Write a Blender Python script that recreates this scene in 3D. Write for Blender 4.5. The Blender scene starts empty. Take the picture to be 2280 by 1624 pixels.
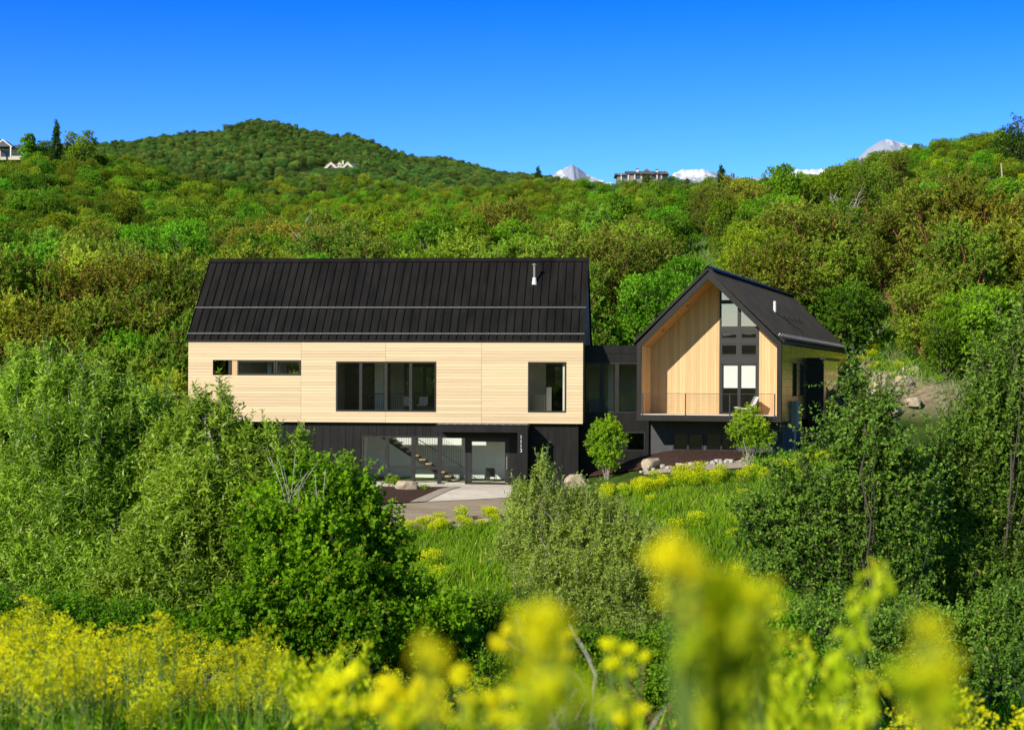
import bpy, math, random
import numpy as np
from mathutils import Vector, Matrix, noise as mnoise

R = math.radians
scene = bpy.context.scene
col = scene.collection
random.seed(7)

# ------------------------------------------------------------------ survey of the site
F, CX, HY, CZ, ROLL = 3470.0, 1139.5, 851.0, 5.4, R(0.24)
_c, _s = math.cos(ROLL), math.sin(ROLL)

def at(u, v, d):
    """sight line (u, v) of the survey at distance d -> world point"""
    a, b = u - CX, v - HY
    a, b = a*_c + b*_s, -a*_s + b*_c
    return np.array([a/F*d, d, CZ - b/F*d])

# ------------------------------------------------------------------ object helpers
def tag(o, label=None, cat=None, group=None, kind=None):
    if label: o['label'] = label
    if cat: o['category'] = cat
    if group: o['group'] = group
    if kind: o['kind'] = kind
    return o

def empty(name, loc=(0, 0, 0), rz=0.0, scale=1.0, parent=None):
    o = bpy.data.objects.new(name, None)
    o.empty_display_size = 0.2
    o.location = loc
    o.rotation_euler = (0, 0, rz)
    o.scale = (scale,)*3
    col.objects.link(o)
    if parent: o.parent = parent
    return o

def link(name, me, mat, parent=None):
    if mat is not None and len(me.materials) == 0: me.materials.append(mat)
    o = bpy.data.objects.new(name, me)
    col.objects.link(o)
    if parent: o.parent = parent
    return o

def np_mesh(name, V, Fq, attrs=None, smooth=False):
    """V (n,3), Fq (m,k) equal sized faces"""
    V = np.asarray(V, dtype=np.float32); Fq = np.asarray(Fq, dtype=np.int32)
    me = bpy.data.meshes.new(name)
    m, k = Fq.shape
    me.vertices.add(len(V)); me.vertices.foreach_set('co', V.ravel())
    me.loops.add(m*k); me.loops.foreach_set('vertex_index', Fq.ravel())
    me.polygons.add(m); me.polygons.foreach_set('loop_start', np.arange(0, m*k, k, dtype=np.int32))
    if smooth: me.polygons.foreach_set('use_smooth', np.ones(m, dtype=bool))
    for an, arr in (attrs or {}).items():
        at_ = me.attributes.new(an, 'FLOAT', 'POINT')
        at_.data.foreach_set('value', np.asarray(arr, dtype=np.float32))
    me.update(calc_edges=True)
    return me

class MB:
    def __init__(s): s.v = []; s.f = []; s.tint = []
    def _add(s, vs, fs, tint=0.5):
        b = len(s.v); s.v += [tuple(p) for p in vs]; s.f += [tuple(i+b for i in q) for q in fs]
        s.tint += [tint]*len(vs); return s
    def box(s, x0, x1, y0, y1, z0, z1, tint=0.5):
        x0, x1 = min(x0, x1), max(x0, x1); y0, y1 = min(y0, y1), max(y0, y1); z0, z1 = min(z0, z1), max(z0, z1)
        vs = [(x0,y0,z0),(x1,y0,z0),(x1,y1,z0),(x0,y1,z0),(x0,y0,z1),(x1,y0,z1),(x1,y1,z1),(x0,y1,z1)]
        return s._add(vs, [(0,3,2,1),(4,5,6,7),(0,1,5,4),(1,2,6,5),(2,3,7,6),(3,0,4,7)], tint)
    def quad(s, a, b, c, d, tint=0.5): return s._add([a,b,c,d], [(0,1,2,3)], tint)
    def prism(s, poly, axis, a0, a1, tint=0.5):
        """polygon extruded along axis 'x' (poly in y,z), 'y' (poly in x,z) or 'z' (poly in x,y)"""
        def mk(p, a):
            return {'x': (a,p[0],p[1]), 'y': (p[0],a,p[1]), 'z': (p[0],p[1],a)}[axis]
        n = len(poly)
        vs = [mk(p, a0) for p in poly] + [mk(p, a1) for p in poly]
        fs = [tuple(range(n)), tuple(range(2*n-1, n-1, -1))]
        fs += [(i, i+n, (i+1) % n + n, (i+1) % n) for i in range(n)]
        return s._add(vs, fs, tint)
    def bar(s, p, q, w, h=None, tint=0.5):
        """square bar between two points"""
        p, q = Vector(p), Vector(q); h = h or w
        d = (q-p).normalized(); up = Vector((0,0,1)) if abs(d.z) < .95 else Vector((0,1,0))
        a = d.cross(up).normalized()*w/2; b = a.cross(d).normalized()*h/2
        vs = [p-a-b, p+a-b, p+a+b, p-a+b, q-a-b, q+a-b, q+a+b, q-a+b]
        return s._add(vs, [(0,3,2,1),(4,5,6,7),(0,1,5,4),(1,2,6,5),(2,3,7,6),(3,0,4,7)], tint)
    def tube(s, pts, rad, n=6, cap=True):
        P = [Vector(p) for p in pts]; rs = rad if hasattr(rad, '__len__') else [rad]*len(P)
        b = len(s.v); ref = Vector((.31, .17, .93))
        for i, p in enumerate(P):
            d = (P[min(i+1, len(P)-1)] - P[max(i-1, 0)])
            d = d.normalized() if d.length > 1e-9 else Vector((0,0,1))
            r0 = ref if abs(d.dot(ref)) < .9 else Vector((1,0,0))
            a = d.cross(r0).normalized(); c = d.cross(a)
            for k in range(n):
                t = 2*math.pi*k/n
                s.v.append(tuple(p + (a*math.cos(t) + c*math.sin(t))*rs[i])); s.tint.append(.5)
        for i in range(len(P)-1):
            for k in range(n):
                k2 = (k+1) % n
                s.f.append((b+i*n+k, b+i*n+k2, b+(i+1)*n+k2, b+(i+1)*n+k))
        if cap:
            s.f.append(tuple(b+k for k in range(n-1, -1, -1))); e = b+(len(P)-1)*n
            s.f.append(tuple(e+k for k in range(n)))
        return s
    def mesh(s, name, xf=None, smooth=False):
        me = bpy.data.meshes.new(name)
        vs = [tuple(xf(p)) for p in s.v] if xf else s.v
        me.from_pydata(vs, [], s.f)
        a = me.attributes.new('tint', 'FLOAT', 'POINT'); a.data.foreach_set('value', s.tint)
        if smooth: me.polygons.foreach_set('use_smooth', [True]*len(me.polygons))
        me.update(); return me
    def build(s, name, mat, parent=None, xf=None, smooth=False):
        return link(name, s.mesh(name, xf, smooth), mat, parent)

def copy_tree(o, loc, rz, scale, label=None, name=None):
    c = o.copy(); col.objects.link(c)
    c.location = loc; c.rotation_euler = (0, 0, rz)
    c.scale = scale if hasattr(scale, '__len__') else (scale,)*3
    if label: c['label'] = label
    for ch in list(o.children):
        k = ch.copy(); col.objects.link(k); k.parent = c
    return c

# ------------------------------------------------------------------ materials
def new_mat(name):
    m = bpy.data.materials.new(name); m.use_nodes = True
    nt = m.node_tree; nt.nodes.clear()
    out = nt.nodes.new('ShaderNodeOutputMaterial')
    return m, nt, out

def N(nt, t, **kw):
    n = nt.nodes.new(t)
    for k, v in kw.items():
        if k in n.inputs: n.inputs[k].default_value = v
        else: setattr(n, k, v)
    return n

def rgba(c): return (c[0], c[1], c[2], 1.0)

def principled(name, base, rough=.6, metal=0.0, var=.0, scale=3.0, bump=.0, bscale=40, spec=.5, stretch=(1,1,1), tint=0.0, base2=None):
    m, nt, out = new_mat(name)
    p = N(nt, 'ShaderNodeBsdfPrincipled', Roughness=rough, Metallic=metal)
    p.inputs['Specular IOR Level'].default_value = spec
    nt.links.new(p.outputs[0], out.inputs[0])
    tc = N(nt, 'ShaderNodeTexCoord'); mp = N(nt, 'ShaderNodeMapping'); mp.inputs['Scale'].default_value = stretch
    nt.links.new(tc.outputs['Object'], mp.inputs[0])
    if var > 0 or base2:
        nz = N(nt, 'ShaderNodeTexNoise', Scale=scale, Detail=6.0, Roughness=.6)
        nt.links.new(mp.outputs[0], nz.inputs['Vector'])
        rp = N(nt, 'ShaderNodeValToRGB')
        b2 = base2 or tuple(min(1, c*(1+var)) for c in base)
        b1 = base if base2 else tuple(c*(1-var) for c in base)
        rp.color_ramp.elements[0].position = .35; rp.color_ramp.elements[1].position = .65
        rp.color_ramp.elements[0].color = rgba(b1); rp.color_ramp.elements[1].color = rgba(b2)
        nt.links.new(nz.outputs['Fac'], rp.inputs[0])
        src = rp.outputs[0]
        if tint:
            at_ = N(nt, 'ShaderNodeAttribute', attribute_name='tint')
            mr = N(nt, 'ShaderNodeMapRange'); mr.inputs['To Min'].default_value = 1-tint; mr.inputs['To Max'].default_value = 1+tint
            nt.links.new(at_.outputs['Fac'], mr.inputs['Value'])
            mx = N(nt, 'ShaderNodeVectorMath', operation='SCALE')
            nt.links.new(src, mx.inputs[0]); nt.links.new(mr.outputs[0], mx.inputs['Scale'])
            src = mx.outputs[0]
        nt.links.new(src, p.inputs['Base Color'])
        rr = N(nt, 'ShaderNodeMapRange'); rr.inputs['To Min'].default_value = max(.02, rough-.08); rr.inputs['To Max'].default_value = min(1, rough+.08)
        nt.links.new(nz.outputs['Fac'], rr.inputs['Value']); nt.links.new(rr.outputs[0], p.inputs['Roughness'])
    else:
        p.inputs['Base Color'].default_value = rgba(base)
    if bump > 0:
        nb = N(nt, 'ShaderNodeTexNoise', Scale=bscale, Detail=5.0)
        nt.links.new(mp.outputs[0], nb.inputs['Vector'])
        bp = N(nt, 'ShaderNodeBump', Strength=bump, Distance=.05)
        nt.links.new(nb.outputs['Fac'], bp.inputs['Height']); nt.links.new(bp.outputs[0], p.inputs['Normal'])
    return m

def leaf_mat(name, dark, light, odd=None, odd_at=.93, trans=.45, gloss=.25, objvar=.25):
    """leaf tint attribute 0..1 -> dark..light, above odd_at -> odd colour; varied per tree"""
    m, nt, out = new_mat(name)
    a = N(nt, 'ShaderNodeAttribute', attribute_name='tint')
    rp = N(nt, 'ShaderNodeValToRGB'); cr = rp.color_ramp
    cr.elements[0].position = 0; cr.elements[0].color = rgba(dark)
    cr.elements[1].position = odd_at - .01; cr.elements[1].color = rgba(light)
    if odd:
        e = cr.elements.new(odd_at); e.color = rgba(odd)
    nt.links.new(a.outputs['Fac'], rp.inputs[0])
    oi = N(nt, 'ShaderNodeObjectInfo')
    hs = N(nt, 'ShaderNodeHueSaturation')
    mr = N(nt, 'ShaderNodeMapRange'); mr.inputs['To Min'].default_value = 1-objvar; mr.inputs['To Max'].default_value = 1+objvar
    nt.links.new(oi.outputs['Random'], mr.inputs['Value']); nt.links.new(mr.outputs[0], hs.inputs['Value'])
    mh = N(nt, 'ShaderNodeMapRange'); mh.inputs['To Min'].default_value = .5-.035*objvar/.25; mh.inputs['To Max'].default_value = .5+.025*objvar/.25
    ml = N(nt, 'ShaderNodeMath', operation='MULTIPLY'); ml.inputs[1].default_value = 7.31
    fr = N(nt, 'ShaderNodeMath', operation='FRACT')
    nt.links.new(oi.outputs['Random'], ml.inputs[0]); nt.links.new(ml.outputs[0], fr.inputs[0])
    nt.links.new(fr.outputs[0], mh.inputs['Value']); nt.links.new(mh.outputs[0], hs.inputs['Hue'])
    nt.links.new(rp.outputs[0], hs.inputs['Color'])
    d = N(nt, 'ShaderNodeBsdfDiffuse'); t = N(nt, 'ShaderNodeBsdfTranslucent'); g = N(nt, 'ShaderNodeBsdfGlossy', Roughness=.42)
    g.inputs['Color'].default_value = (.9, .95, .85, 1)
    tcol = N(nt, 'ShaderNodeVectorMath', operation='MULTIPLY'); tcol.inputs[1].default_value = (1.5, 1.45, .7)
    nt.links.new(hs.outputs[0], d.inputs['Color']); nt.links.new(hs.outputs[0], tcol.inputs[0]); nt.links.new(tcol.outputs[0], t.inputs['Color'])
    m1 = N(nt, 'ShaderNodeMixShader', Fac=trans); nt.links.new(d.outputs[0], m1.inputs[1]); nt.links.new(t.outputs[0], m1.inputs[2])
    m2 = N(nt, 'ShaderNodeMixShader'); lw = N(nt, 'ShaderNodeFresnel', IOR=1.4)
    mg = N(nt, 'ShaderNodeMath', operation='MULTIPLY'); mg.inputs[1].default_value = gloss*.38
    nt.links.new(lw.outputs[0], mg.inputs[0]); nt.links.new(mg.outputs[0], m2.inputs[0])
    nt.links.new(m1.outputs[0], m2.inputs[1]); nt.links.new(g.outputs[0], m2.inputs[2])
    nt.links.new(m2.outputs[0], out.inputs[0])
    return m

def glass_mat(name, tintc=(.95,.98,.96), refl=1.0, minr=.02):
    m, nt, out = new_mat(name)
    t = N(nt, 'ShaderNodeBsdfTransparent'); t.inputs['Color'].default_value = rgba(tintc)
    g = N(nt, 'ShaderNodeBsdfGlossy', Roughness=.012); g.inputs['Color'].default_value = (1,.93,.82,1)
    ge = N(nt, 'ShaderNodeNewGeometry'); dt = N(nt, 'ShaderNodeVectorMath', operation='DOT_PRODUCT')
    nt.links.new(ge.outputs['Normal'], dt.inputs[0]); nt.links.new(ge.outputs['Incoming'], dt.inputs[1])
    ab = N(nt, 'ShaderNodeMath', operation='ABSOLUTE'); nt.links.new(dt.outputs['Value'], ab.inputs[0])
    om = N(nt, 'ShaderNodeMath', operation='SUBTRACT'); om.inputs[0].default_value = 1.0; nt.links.new(ab.outputs[0], om.inputs[1])
    pw = N(nt, 'ShaderNodeMath', operation='POWER'); pw.inputs[1].default_value = 5.0; nt.links.new(om.outputs[0], pw.inputs[0])
    f = N(nt, 'ShaderNodeMath', operation='MULTIPLY_ADD'); f.inputs[1].default_value = .95; f.inputs[2].default_value = .045; nt.links.new(pw.outputs[0], f.inputs[0])
    ma = N(nt, 'ShaderNodeMath', operation='MULTIPLY_ADD', use_clamp=True); ma.inputs[1].default_value = refl; ma.inputs[2].default_value = minr
    nt.links.new(f.outputs[0], ma.inputs[0])
    mx = N(nt, 'ShaderNodeMixShader'); nt.links.new(ma.outputs[0], mx.inputs[0])
    nt.links.new(t.outputs[0], mx.inputs[1]); nt.links.new(g.outputs[0], mx.inputs[2]); nt.links.new(mx.outputs[0], out.inputs[0])
    # slight pane waviness
    nz = N(nt, 'ShaderNodeTexNoise', Scale=1.3, Detail=1.0); bp = N(nt, 'ShaderNodeBump', Strength=.035, Distance=.05)
    tc = N(nt, 'ShaderNodeTexCoord'); nt.links.new(tc.outputs['Object'], nz.inputs['Vector'])
    nt.links.new(nz.outputs['Fac'], bp.inputs['Height']); nt.links.new(bp.outputs[0], g.inputs['Normal'])
    return m

M = {}
M['siding'] = principled('pale_timber', (.82,.615,.385), .6, var=.045, scale=2.2, stretch=(.3,1,6), tint=.10, spec=.3)
M['cedar'] = principled('cedar_boards', (.74,.485,.245), .55, var=.08, scale=2.5, stretch=(7,7,.3), tint=.11, spec=.3)
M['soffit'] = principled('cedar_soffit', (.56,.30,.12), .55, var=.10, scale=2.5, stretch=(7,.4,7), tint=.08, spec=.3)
M['black'] = principled('black_metal', (.0125,.011,.0102), .48, metal=0.0, var=.3, scale=1.4, stretch=(2,2,.4), bump=.05, bscale=3, spec=.28)
M['roof'] = principled('black_standing_seam', (.0155,.014,.013), .5, var=.35, scale=.9, bump=.12, bscale=2.2, spec=.22, stretch=(1.6,.4,.4))
M['seam'] = principled('shaded_seam_metal', (.006,.0055,.005), .6, var=.2, scale=1.2, spec=.1)  # darker than the roof sheet: shaded seam sides put into the colour
M['frame'] = principled('dark_bronze_frame', (.018,.015,.014), .5, var=.15, scale=4)
M['stucco'] = principled('charcoal_stucco', (.075,.075,.08), .85, var=.12, scale=3, bump=.25, bscale=60)
M['steel'] = principled('galvanised_steel', (.50,.50,.51), .38, metal=.6, var=.08, scale=8)
M['white'] = principled('white_paint', (.78,.78,.76), .6, var=.03, scale=3)
M['shade'] = principled('roller_shade', (.80,.80,.77), .8, var=.03, scale=5)
M['inner'] = principled('interior_plaster', (.90,.91,.88), .8, var=.04, scale=2)
M['dim'] = principled('interior_dim', (.80,.77,.69), .8, var=.06, scale=2)
M['floor'] = principled('oak_floor', (.52,.38,.24), .4, var=.15, scale=3, stretch=(1,8,1))
M['tread'] = principled('oak_tread', (.60,.44,.24), .5, var=.12, scale=3, stretch=(1,6,1))
M['clad'] = principled('gold_reflection_cladding', (.62,.43,.14), .27, metal=1.0, var=.18, scale=1.0, bump=.06, bscale=2.0)  # golden hillside reflection put into the base colour of dark metal
M['glass'] = glass_mat('window_glass')
M['glass_dark'] = glass_mat('window_glass_dark', (.30,.34,.31), 1.0, .04)
M['glass_sky'] = glass_mat('window_glass_coated', (.30,.33,.33), 1.4, .30)
M['meter'] = principled('grey_enamel', (.27,.265,.25), .7, var=.08, scale=6)
M['pipe'] = principled('grey_pipe', (.30,.295,.28), .7, var=.08, scale=6)
M['concrete'] = principled('pale_concrete', (.80,.71,.60), .85, var=.10, scale=1.5, bump=.15, bscale=30)
M['asphalt'] = principled('worn_asphalt', (.37,.295,.21), .9, var=.22, scale=1.2, bump=.3, bscale=60, stretch=(.35,1.6,1))
M['mulch'] = principled('bark_mulch', (.055,.022,.014), .95, var=.55, scale=9, bump=.9, bscale=26)
M['gravel'] = principled('pale_gravel', (.50,.42,.34), .95, var=.25, scale=12, bump=.8, bscale=40)
M['rock'] = principled('sandstone', (.50,.40,.28), .9, var=.22, scale=1.8, bump=.5, bscale=8)
M['chalk'] = principled('pale_limestone', (.50,.46,.40), .9, var=.15, scale=3, bump=.4, bscale=10)
M['bark_pale'] = principled('pale_bark', (.40,.36,.29), .85, var=.25, scale=6, bump=.4, bscale=30)
M['bark_grey'] = principled('grey_bark', (.17,.14,.115), .9, var=.3, scale=6, bump=.4, bscale=30)
M['bark_dark'] = principled('dark_bark', (.085,.065,.052), .9, var=.35, scale=6, bump=.4, bscale=30)
M['bark_red'] = principled('russet_bark', (.25,.115,.05), .9, var=.35, scale=4, bump=.4, bscale=20)
M['dead'] = principled('weathered_dead_wood', (.42,.38,.35), .9, var=.2, scale=5)
M['stem'] = principled('plant_stem', (.13,.22,.03), .7, var=.2, scale=20)
M['drystem'] = principled('dry_stem', (.22,.10,.045), .8, var=.3, scale=20)
M['pole'] = principled('weathered_pole', (.50,.40,.27), .85, var=.2, scale=3)

M['l_willow'] = leaf_mat('willow_leaf', (.048,.140,.008), (.44,.66,.060), (.60,.70,.20), .93, .42, .60, .08)
M['l_maple'] = leaf_mat('maple_leaf', (.036,.130,.005), (.31,.57,.014), (.42,.36,.03), .96, .45, .35, .08)
M['l_grey'] = leaf_mat('grey_willow_leaf', (.070,.155,.016), (.52,.68,.12), (.55,.62,.24), .93, .40, .55, .08)
M['l_dark'] = leaf_mat('hawthorn_leaf', (.030,.100,.010), (.29,.50,.055), (.45,.42,.12), .965, .38, .7, .08)
M['l_shade'] = leaf_mat('thicket_leaf', (.034,.125,.006), (.26,.48,.018), (.30,.36,.03), .97, .4, .4, .1)
M['l_young'] = leaf_mat('young_tree_leaf', (.12,.28,.012), (.44,.60,.03), (.34,.15,.03), .985, .45, .35, .08)
M['l_mahog'] = leaf_mat('mahogany_leaf', (.050,.088,.006), (.46,.55,.050), (.40,.26,.06), .925, .38, .35, .28)
M['l_olive'] = leaf_mat('olive_leaf', (.042,.105,.007), (.43,.63,.055), (.40,.34,.06), .955, .4, .35, .30)
M['l_bright'] = leaf_mat('maple_tree_leaf', (.030,.105,.006), (.38,.63,.035), (.42,.56,.05), .96, .45, .35, .26)
M['l_oak'] = leaf_mat('scrub_oak_leaf', (.020,.066,.005), (.31,.53,.036), (.26,.24,.03), .96, .42, .3, .34)
M['l_haze'] = leaf_mat('hazy_oak_leaf', (.030,.088,.030), (.28,.46,.105), (.25,.25,.05), .96, .4, .2, .36)  # bluer, lighter green: distance haze put into the leaf colour
M['l_conifer'] = leaf_mat('juniper_needles', (.018,.06,.010), (.080,.17,.022), None, .95, .25, .25, .1)
M['l_poplar'] = leaf_mat('poplar_leaf', (.022,.075,.016), (.085,.19,.03), None, .95, .35, .3, .1)
M['l_sage'] = leaf_mat('sage_leaf', (.20,.26,.12), (.46,.50,.30), (.52,.48,.32), .9, .35, .2, .1)
M['l_grass'] = leaf_mat('grass_blade', (.075,.24,.008), (.33,.58,.028), (.60,.58,.14), .94, .45, .3, .1)
M['l_weed'] = leaf_mat('weed_leaf', (.22,.36,.010), (.56,.70,.022), (.74,.66,.02), .9, .45, .3, .1)
M['flower'] = leaf_mat('yellow_blossom', (.84,.81,.010), (.95,.94,.035), (.62,.70,.02), .9, .52, .1, .05)
M['pod'] = leaf_mat('green_pod', (.42,.56,.012), (.74,.80,.03), None, .95, .45, .3, .05)

# ------------------------------------------------------------------ terrain
NEAR = [(-900,17),(-300,15),(-110,13.4),(-60,13.2),(-30,8.3),(-10,5.2),(0,4.35),(3,4.05),(6,3.62),(10,2.85),(16,1.5),(24,-.1),(34,-1.8),(44,-2.9),(54,-3.0),(64,-2.1),(72,-1.15),(77,-.5),(80,-.16),(83,-.1),(92,0.2),(96,2.0)]
NX = np.array([p[0] for p in NEAR]); NZ = np.array([p[1] for p in NEAR])
COLS = {
 -400:[(95,930),(110,800),(140,660),(180,590),(240,515),(310,440),(380,378),(430,380),(520,420),(640,400),(760,390),(900,360),(1100,420)],
 0:[(95,930),(110,800),(140,660),(180,590),(240,515),(310,440),(380,374),(430,378),(520,420),(640,390),(760,385),(900,352),(1100,420)],
 260:[(95,930),(110,800),(140,655),(180,600),(240,545),(310,470),(360,400),(400,385),(480,430),(560,400),(650,365),(760,365),(900,328),(1100,400)],
 450:[(95,930),(110,800),(140,650),(180,600),(240,550),(310,500),(370,455),(420,440),(480,440),(560,390),(650,355),(760,350),(900,304),(1100,400)],
 580:[(95,930),(110,795),(140,645),(180,590),(240,550),(310,505),(370,470),(420,455),(500,420),(600,365),(650,342),(740,345),(900,279),(1100,380)],
 750:[(95,930),(110,790),(140,640),(180,560),(240,530),(310,500),(400,460),(500,410),(600,385),(650,372),(740,365),(900,308),(1100,400)],
 950:[(95,930),(110,785),(140,641),(180,570),(240,528),(310,500),(400,468),(500,426),(600,400),(700,389),(900,360),(1100,430)],
 1150:[(95,930),(110,780),(140,638),(180,572),(240,531),(310,499),(400,462),(500,434),(650,411),(900,399),(1100,450)],
 1320:[(95,920),(110,770),(140,618),(180,547),(240,511),(310,474),(400,447),(500,438),(700,428),(900,428),(1100,450)],
 1450:[(95,915),(110,765),(130,642),(180,532),(240,491),(310,459),(400,434),(450,427),(520,438),(700,450),(1100,480)],
 1620:[(97,905),(110,760),(130,602),(180,517),(240,476),(300,448),(360,452),(500,480),(1100,520)],
 1800:[(97,890),(110,765),(130,627),(180,519),(240,476),(290,439),(340,445),(500,466),(1100,520)],
 2000:[(97,850),(110,740),(130,620),(180,480),(230,415),(280,381),(330,388),(500,430),(1100,500)],
 2230:[(97,850),(110,740),(130,610),(170,480),(200,420),(240,376),(290,348),(340,353),(500,400),(1100,480)],
 2700:[(97,840),(110,720),(130,580),(170,450),(200,390),(240,340),(290,300),(340,310),(500,380),(1100,470)],
}
CU = sorted(COLS)
DG = np.exp(np.linspace(math.log(95), math.log(1100), 60))
CG = np.array([np.interp(np.log(DG), np.log([p[0] for p in COLS[u]]), [p[1] for p in COLS[u]]) for u in CU])

def sstep(a, b, x):
    t = np.clip((x-a)/(b-a), 0, 1); return t*t*(3-2*t)

def far_v(u, d):
    u = np.clip(u, CU[0], CU[-1]); d = np.clip(d, 95, 1100)
    fi = np.interp(np.log(d), np.log(DG), np.arange(len(DG)))
    i0 = np.clip(np.floor(fi).astype(int), 0, len(DG)-2); fr = fi - i0
    res = np.zeros_like(u, dtype=float)
    cu = np.array(CU, dtype=float)
    ui = np.interp(u, cu, np.arange(len(cu))); j0 = np.clip(np.floor(ui).astype(int), 0, len(cu)-2); uf = ui - j0
    uf = uf*uf*(3-2*uf)
    a = CG[j0, i0]*(1-fr) + CG[j0, i0+1]*fr
    b = CG[j0+1, i0]*(1-fr) + CG[j0+1, i0+1]*fr
    return a*(1-uf) + b*uf

def wob(x, y, s, ph):
    return (np.sin(x/s+ph)*np.cos(y/s*1.13+ph*2.1) + .6*np.sin(x/s*2.3+1.7*ph+y/s*1.1) + .35*np.sin(x/s*4.7-y/s*3.9+ph))

def ground(x, y):
    x = np.asarray(x, dtype=float); y = np.asarray(y, dtype=float)
    z = np.interp(y, NX, NZ)
    # the ground climbs to the right of the entrance
    rise = sstep(1.6, 9.5, x)*1.55 + sstep(9, 20, x)*.55 - sstep(-6, -30, x)*.0
    z = z + rise*sstep(57, 83, y)
    z = z + .22*wob(x, y, 7.0, .4)*sstep(4, 14, y)*(1-sstep(70, 77, y))
    # right of the viewpoint the bank is lower
    z = z - .55*sstep(.3, 3.0, x)*(1-sstep(14, 30, y))*sstep(2.0, 5, y)
    u = CX + x/np.maximum(y, 60)*F
    d = np.maximum(y, 95)
    zf = CZ - (far_v(u, d) - HY)/F*d + wob(x, y, 21.0, 1.3)*.5 + wob(x, y, 70., .2)*(1.3*sstep(180, 330, y) - .8*sstep(420, 700, y))
    k = sstep(86, 100, y)
    return z*(1-k) + zf*k

def g1(x, y): return float(ground(np.array([x]), np.array([y]))[0])

def axis(segs):
    out = [segs[0][0]]
    for a, b, st in segs:
        n = max(1, int(round((b-a)/st))); out += list(np.linspace(a, b, n+1)[1:])
    return np.array(out)
gx = axis([(-9000,-2000,1400),(-2000,-700,130),(-700,-320,16),(-320,-100,7),(-100,-30,2),(-30,30,.5),(30,100,2),(100,320,7),(320,700,16),(700,2000,130),(2000,9000,1400)])
gy = axis([(-900,-100,60),(-100,-10,6),(-10,20,.5),(20,60,1.0),(60,112,.5),(112,200,2),(200,420,4),(420,960,8),(960,1400,40),(1400,4000,400),(4000,15000,2000)])
GX, GY = np.meshgrid(gx, gy)
GZ = ground(GX.ravel(), GY.ravel())
nx, ny = len(gx), len(gy)
idx = np.arange(nx*ny).reshape(ny, nx)
Fq = np.stack([idx[:-1,:-1].ravel(), idx[:-1,1:].ravel(), idx[1:,1:].ravel(), idx[1:,:-1].ravel()], 1)
SOIL = [at(1630,588,124), at(1600,575,126), at(1612,650,117), at(1990,800,101), at(1960,870,97.5), at(2010,900,96), at(1290,460,250), at(1690,640,118), at(1900,500,165), at(1560,520,150), at(1330,520,160), at(1520,560,135), at(1930,520,150)]
soil = np.zeros(nx*ny)
for p, r in zip(SOIL, [4.2,3.5,4,4.5,4,4,4,3,3,3,3,5,5]):
    soil = np.maximum(soil, np.exp(-((GX.ravel()-p[0])**2 + (GY.ravel()-p[1])**2)/(r*r)))
gm, nt, out = new_mat('meadow_ground')
p = N(nt, 'ShaderNodeBsdfPrincipled', Roughness=.95); p.inputs['Specular IOR Level'].default_value = .1
nt.links.new(p.outputs[0], out.inputs[0])
tc = N(nt, 'ShaderNodeTexCoord')
n1 = N(nt, 'ShaderNodeTexNoise', Scale=.35, Detail=8.0, Roughness=.65); nt.links.new(tc.outputs['Object'], n1.inputs['Vector'])
r1 = N(nt, 'ShaderNodeValToRGB'); e = r1.color_ramp.elements
e[0].position = .32; e[0].color = (.026,.055,.008,1); e[1].position = .68; e[1].color = (.10,.16,.022,1)
nt.links.new(n1.outputs['Fac'], r1.inputs[0])
n2 = N(nt, 'ShaderNodeTexNoise', Scale=2.2, Detail=8.0); nt.links.new(tc.outputs['Object'], n2.inputs['Vector'])
r2 = N(nt, 'ShaderNodeValToRGB'); e = r2.color_ramp.elements
e[0].position = .3; e[0].color = (.26,.19,.11,1); e[1].position = .7; e[1].color = (.50,.40,.26,1)
nt.links.new(n2.outputs['Fac'], r2.inputs[0])
at_ = N(nt, 'ShaderNodeAttribute', attribute_name='soil')
ad = N(nt, 'ShaderNodeMath', operation='MULTIPLY_ADD', use_clamp=True); ad.inputs[1].default_value = 1.5; ad.inputs[2].default_value = -.25
nt.links.new(at_.outputs['Fac'], ad.inputs[0])
mx = N(nt, 'ShaderNodeMix', data_type='RGBA'); nt.links.new(ad.outputs[0], mx.inputs[0]); nt.links.new(r1.outputs[0], mx.inputs[6]); nt.links.new(r2.outputs[0], mx.inputs[7])
nt.links.new(mx.outputs[2], p.inputs['Base Color'])
bp = N(nt, 'ShaderNodeBump', Strength=.6, Distance=.15); nt.links.new(n2.outputs['Fac'], bp.inputs['Height']); nt.links.new(bp.outputs[0], p.inputs['Normal'])
gme = np_mesh('ground', np.stack([GX.ravel(), GY.ravel(), GZ], 1), Fq, {'soil': soil}, smooth=True)
tag(link('ground', gme, gm), kind='structure')

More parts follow.
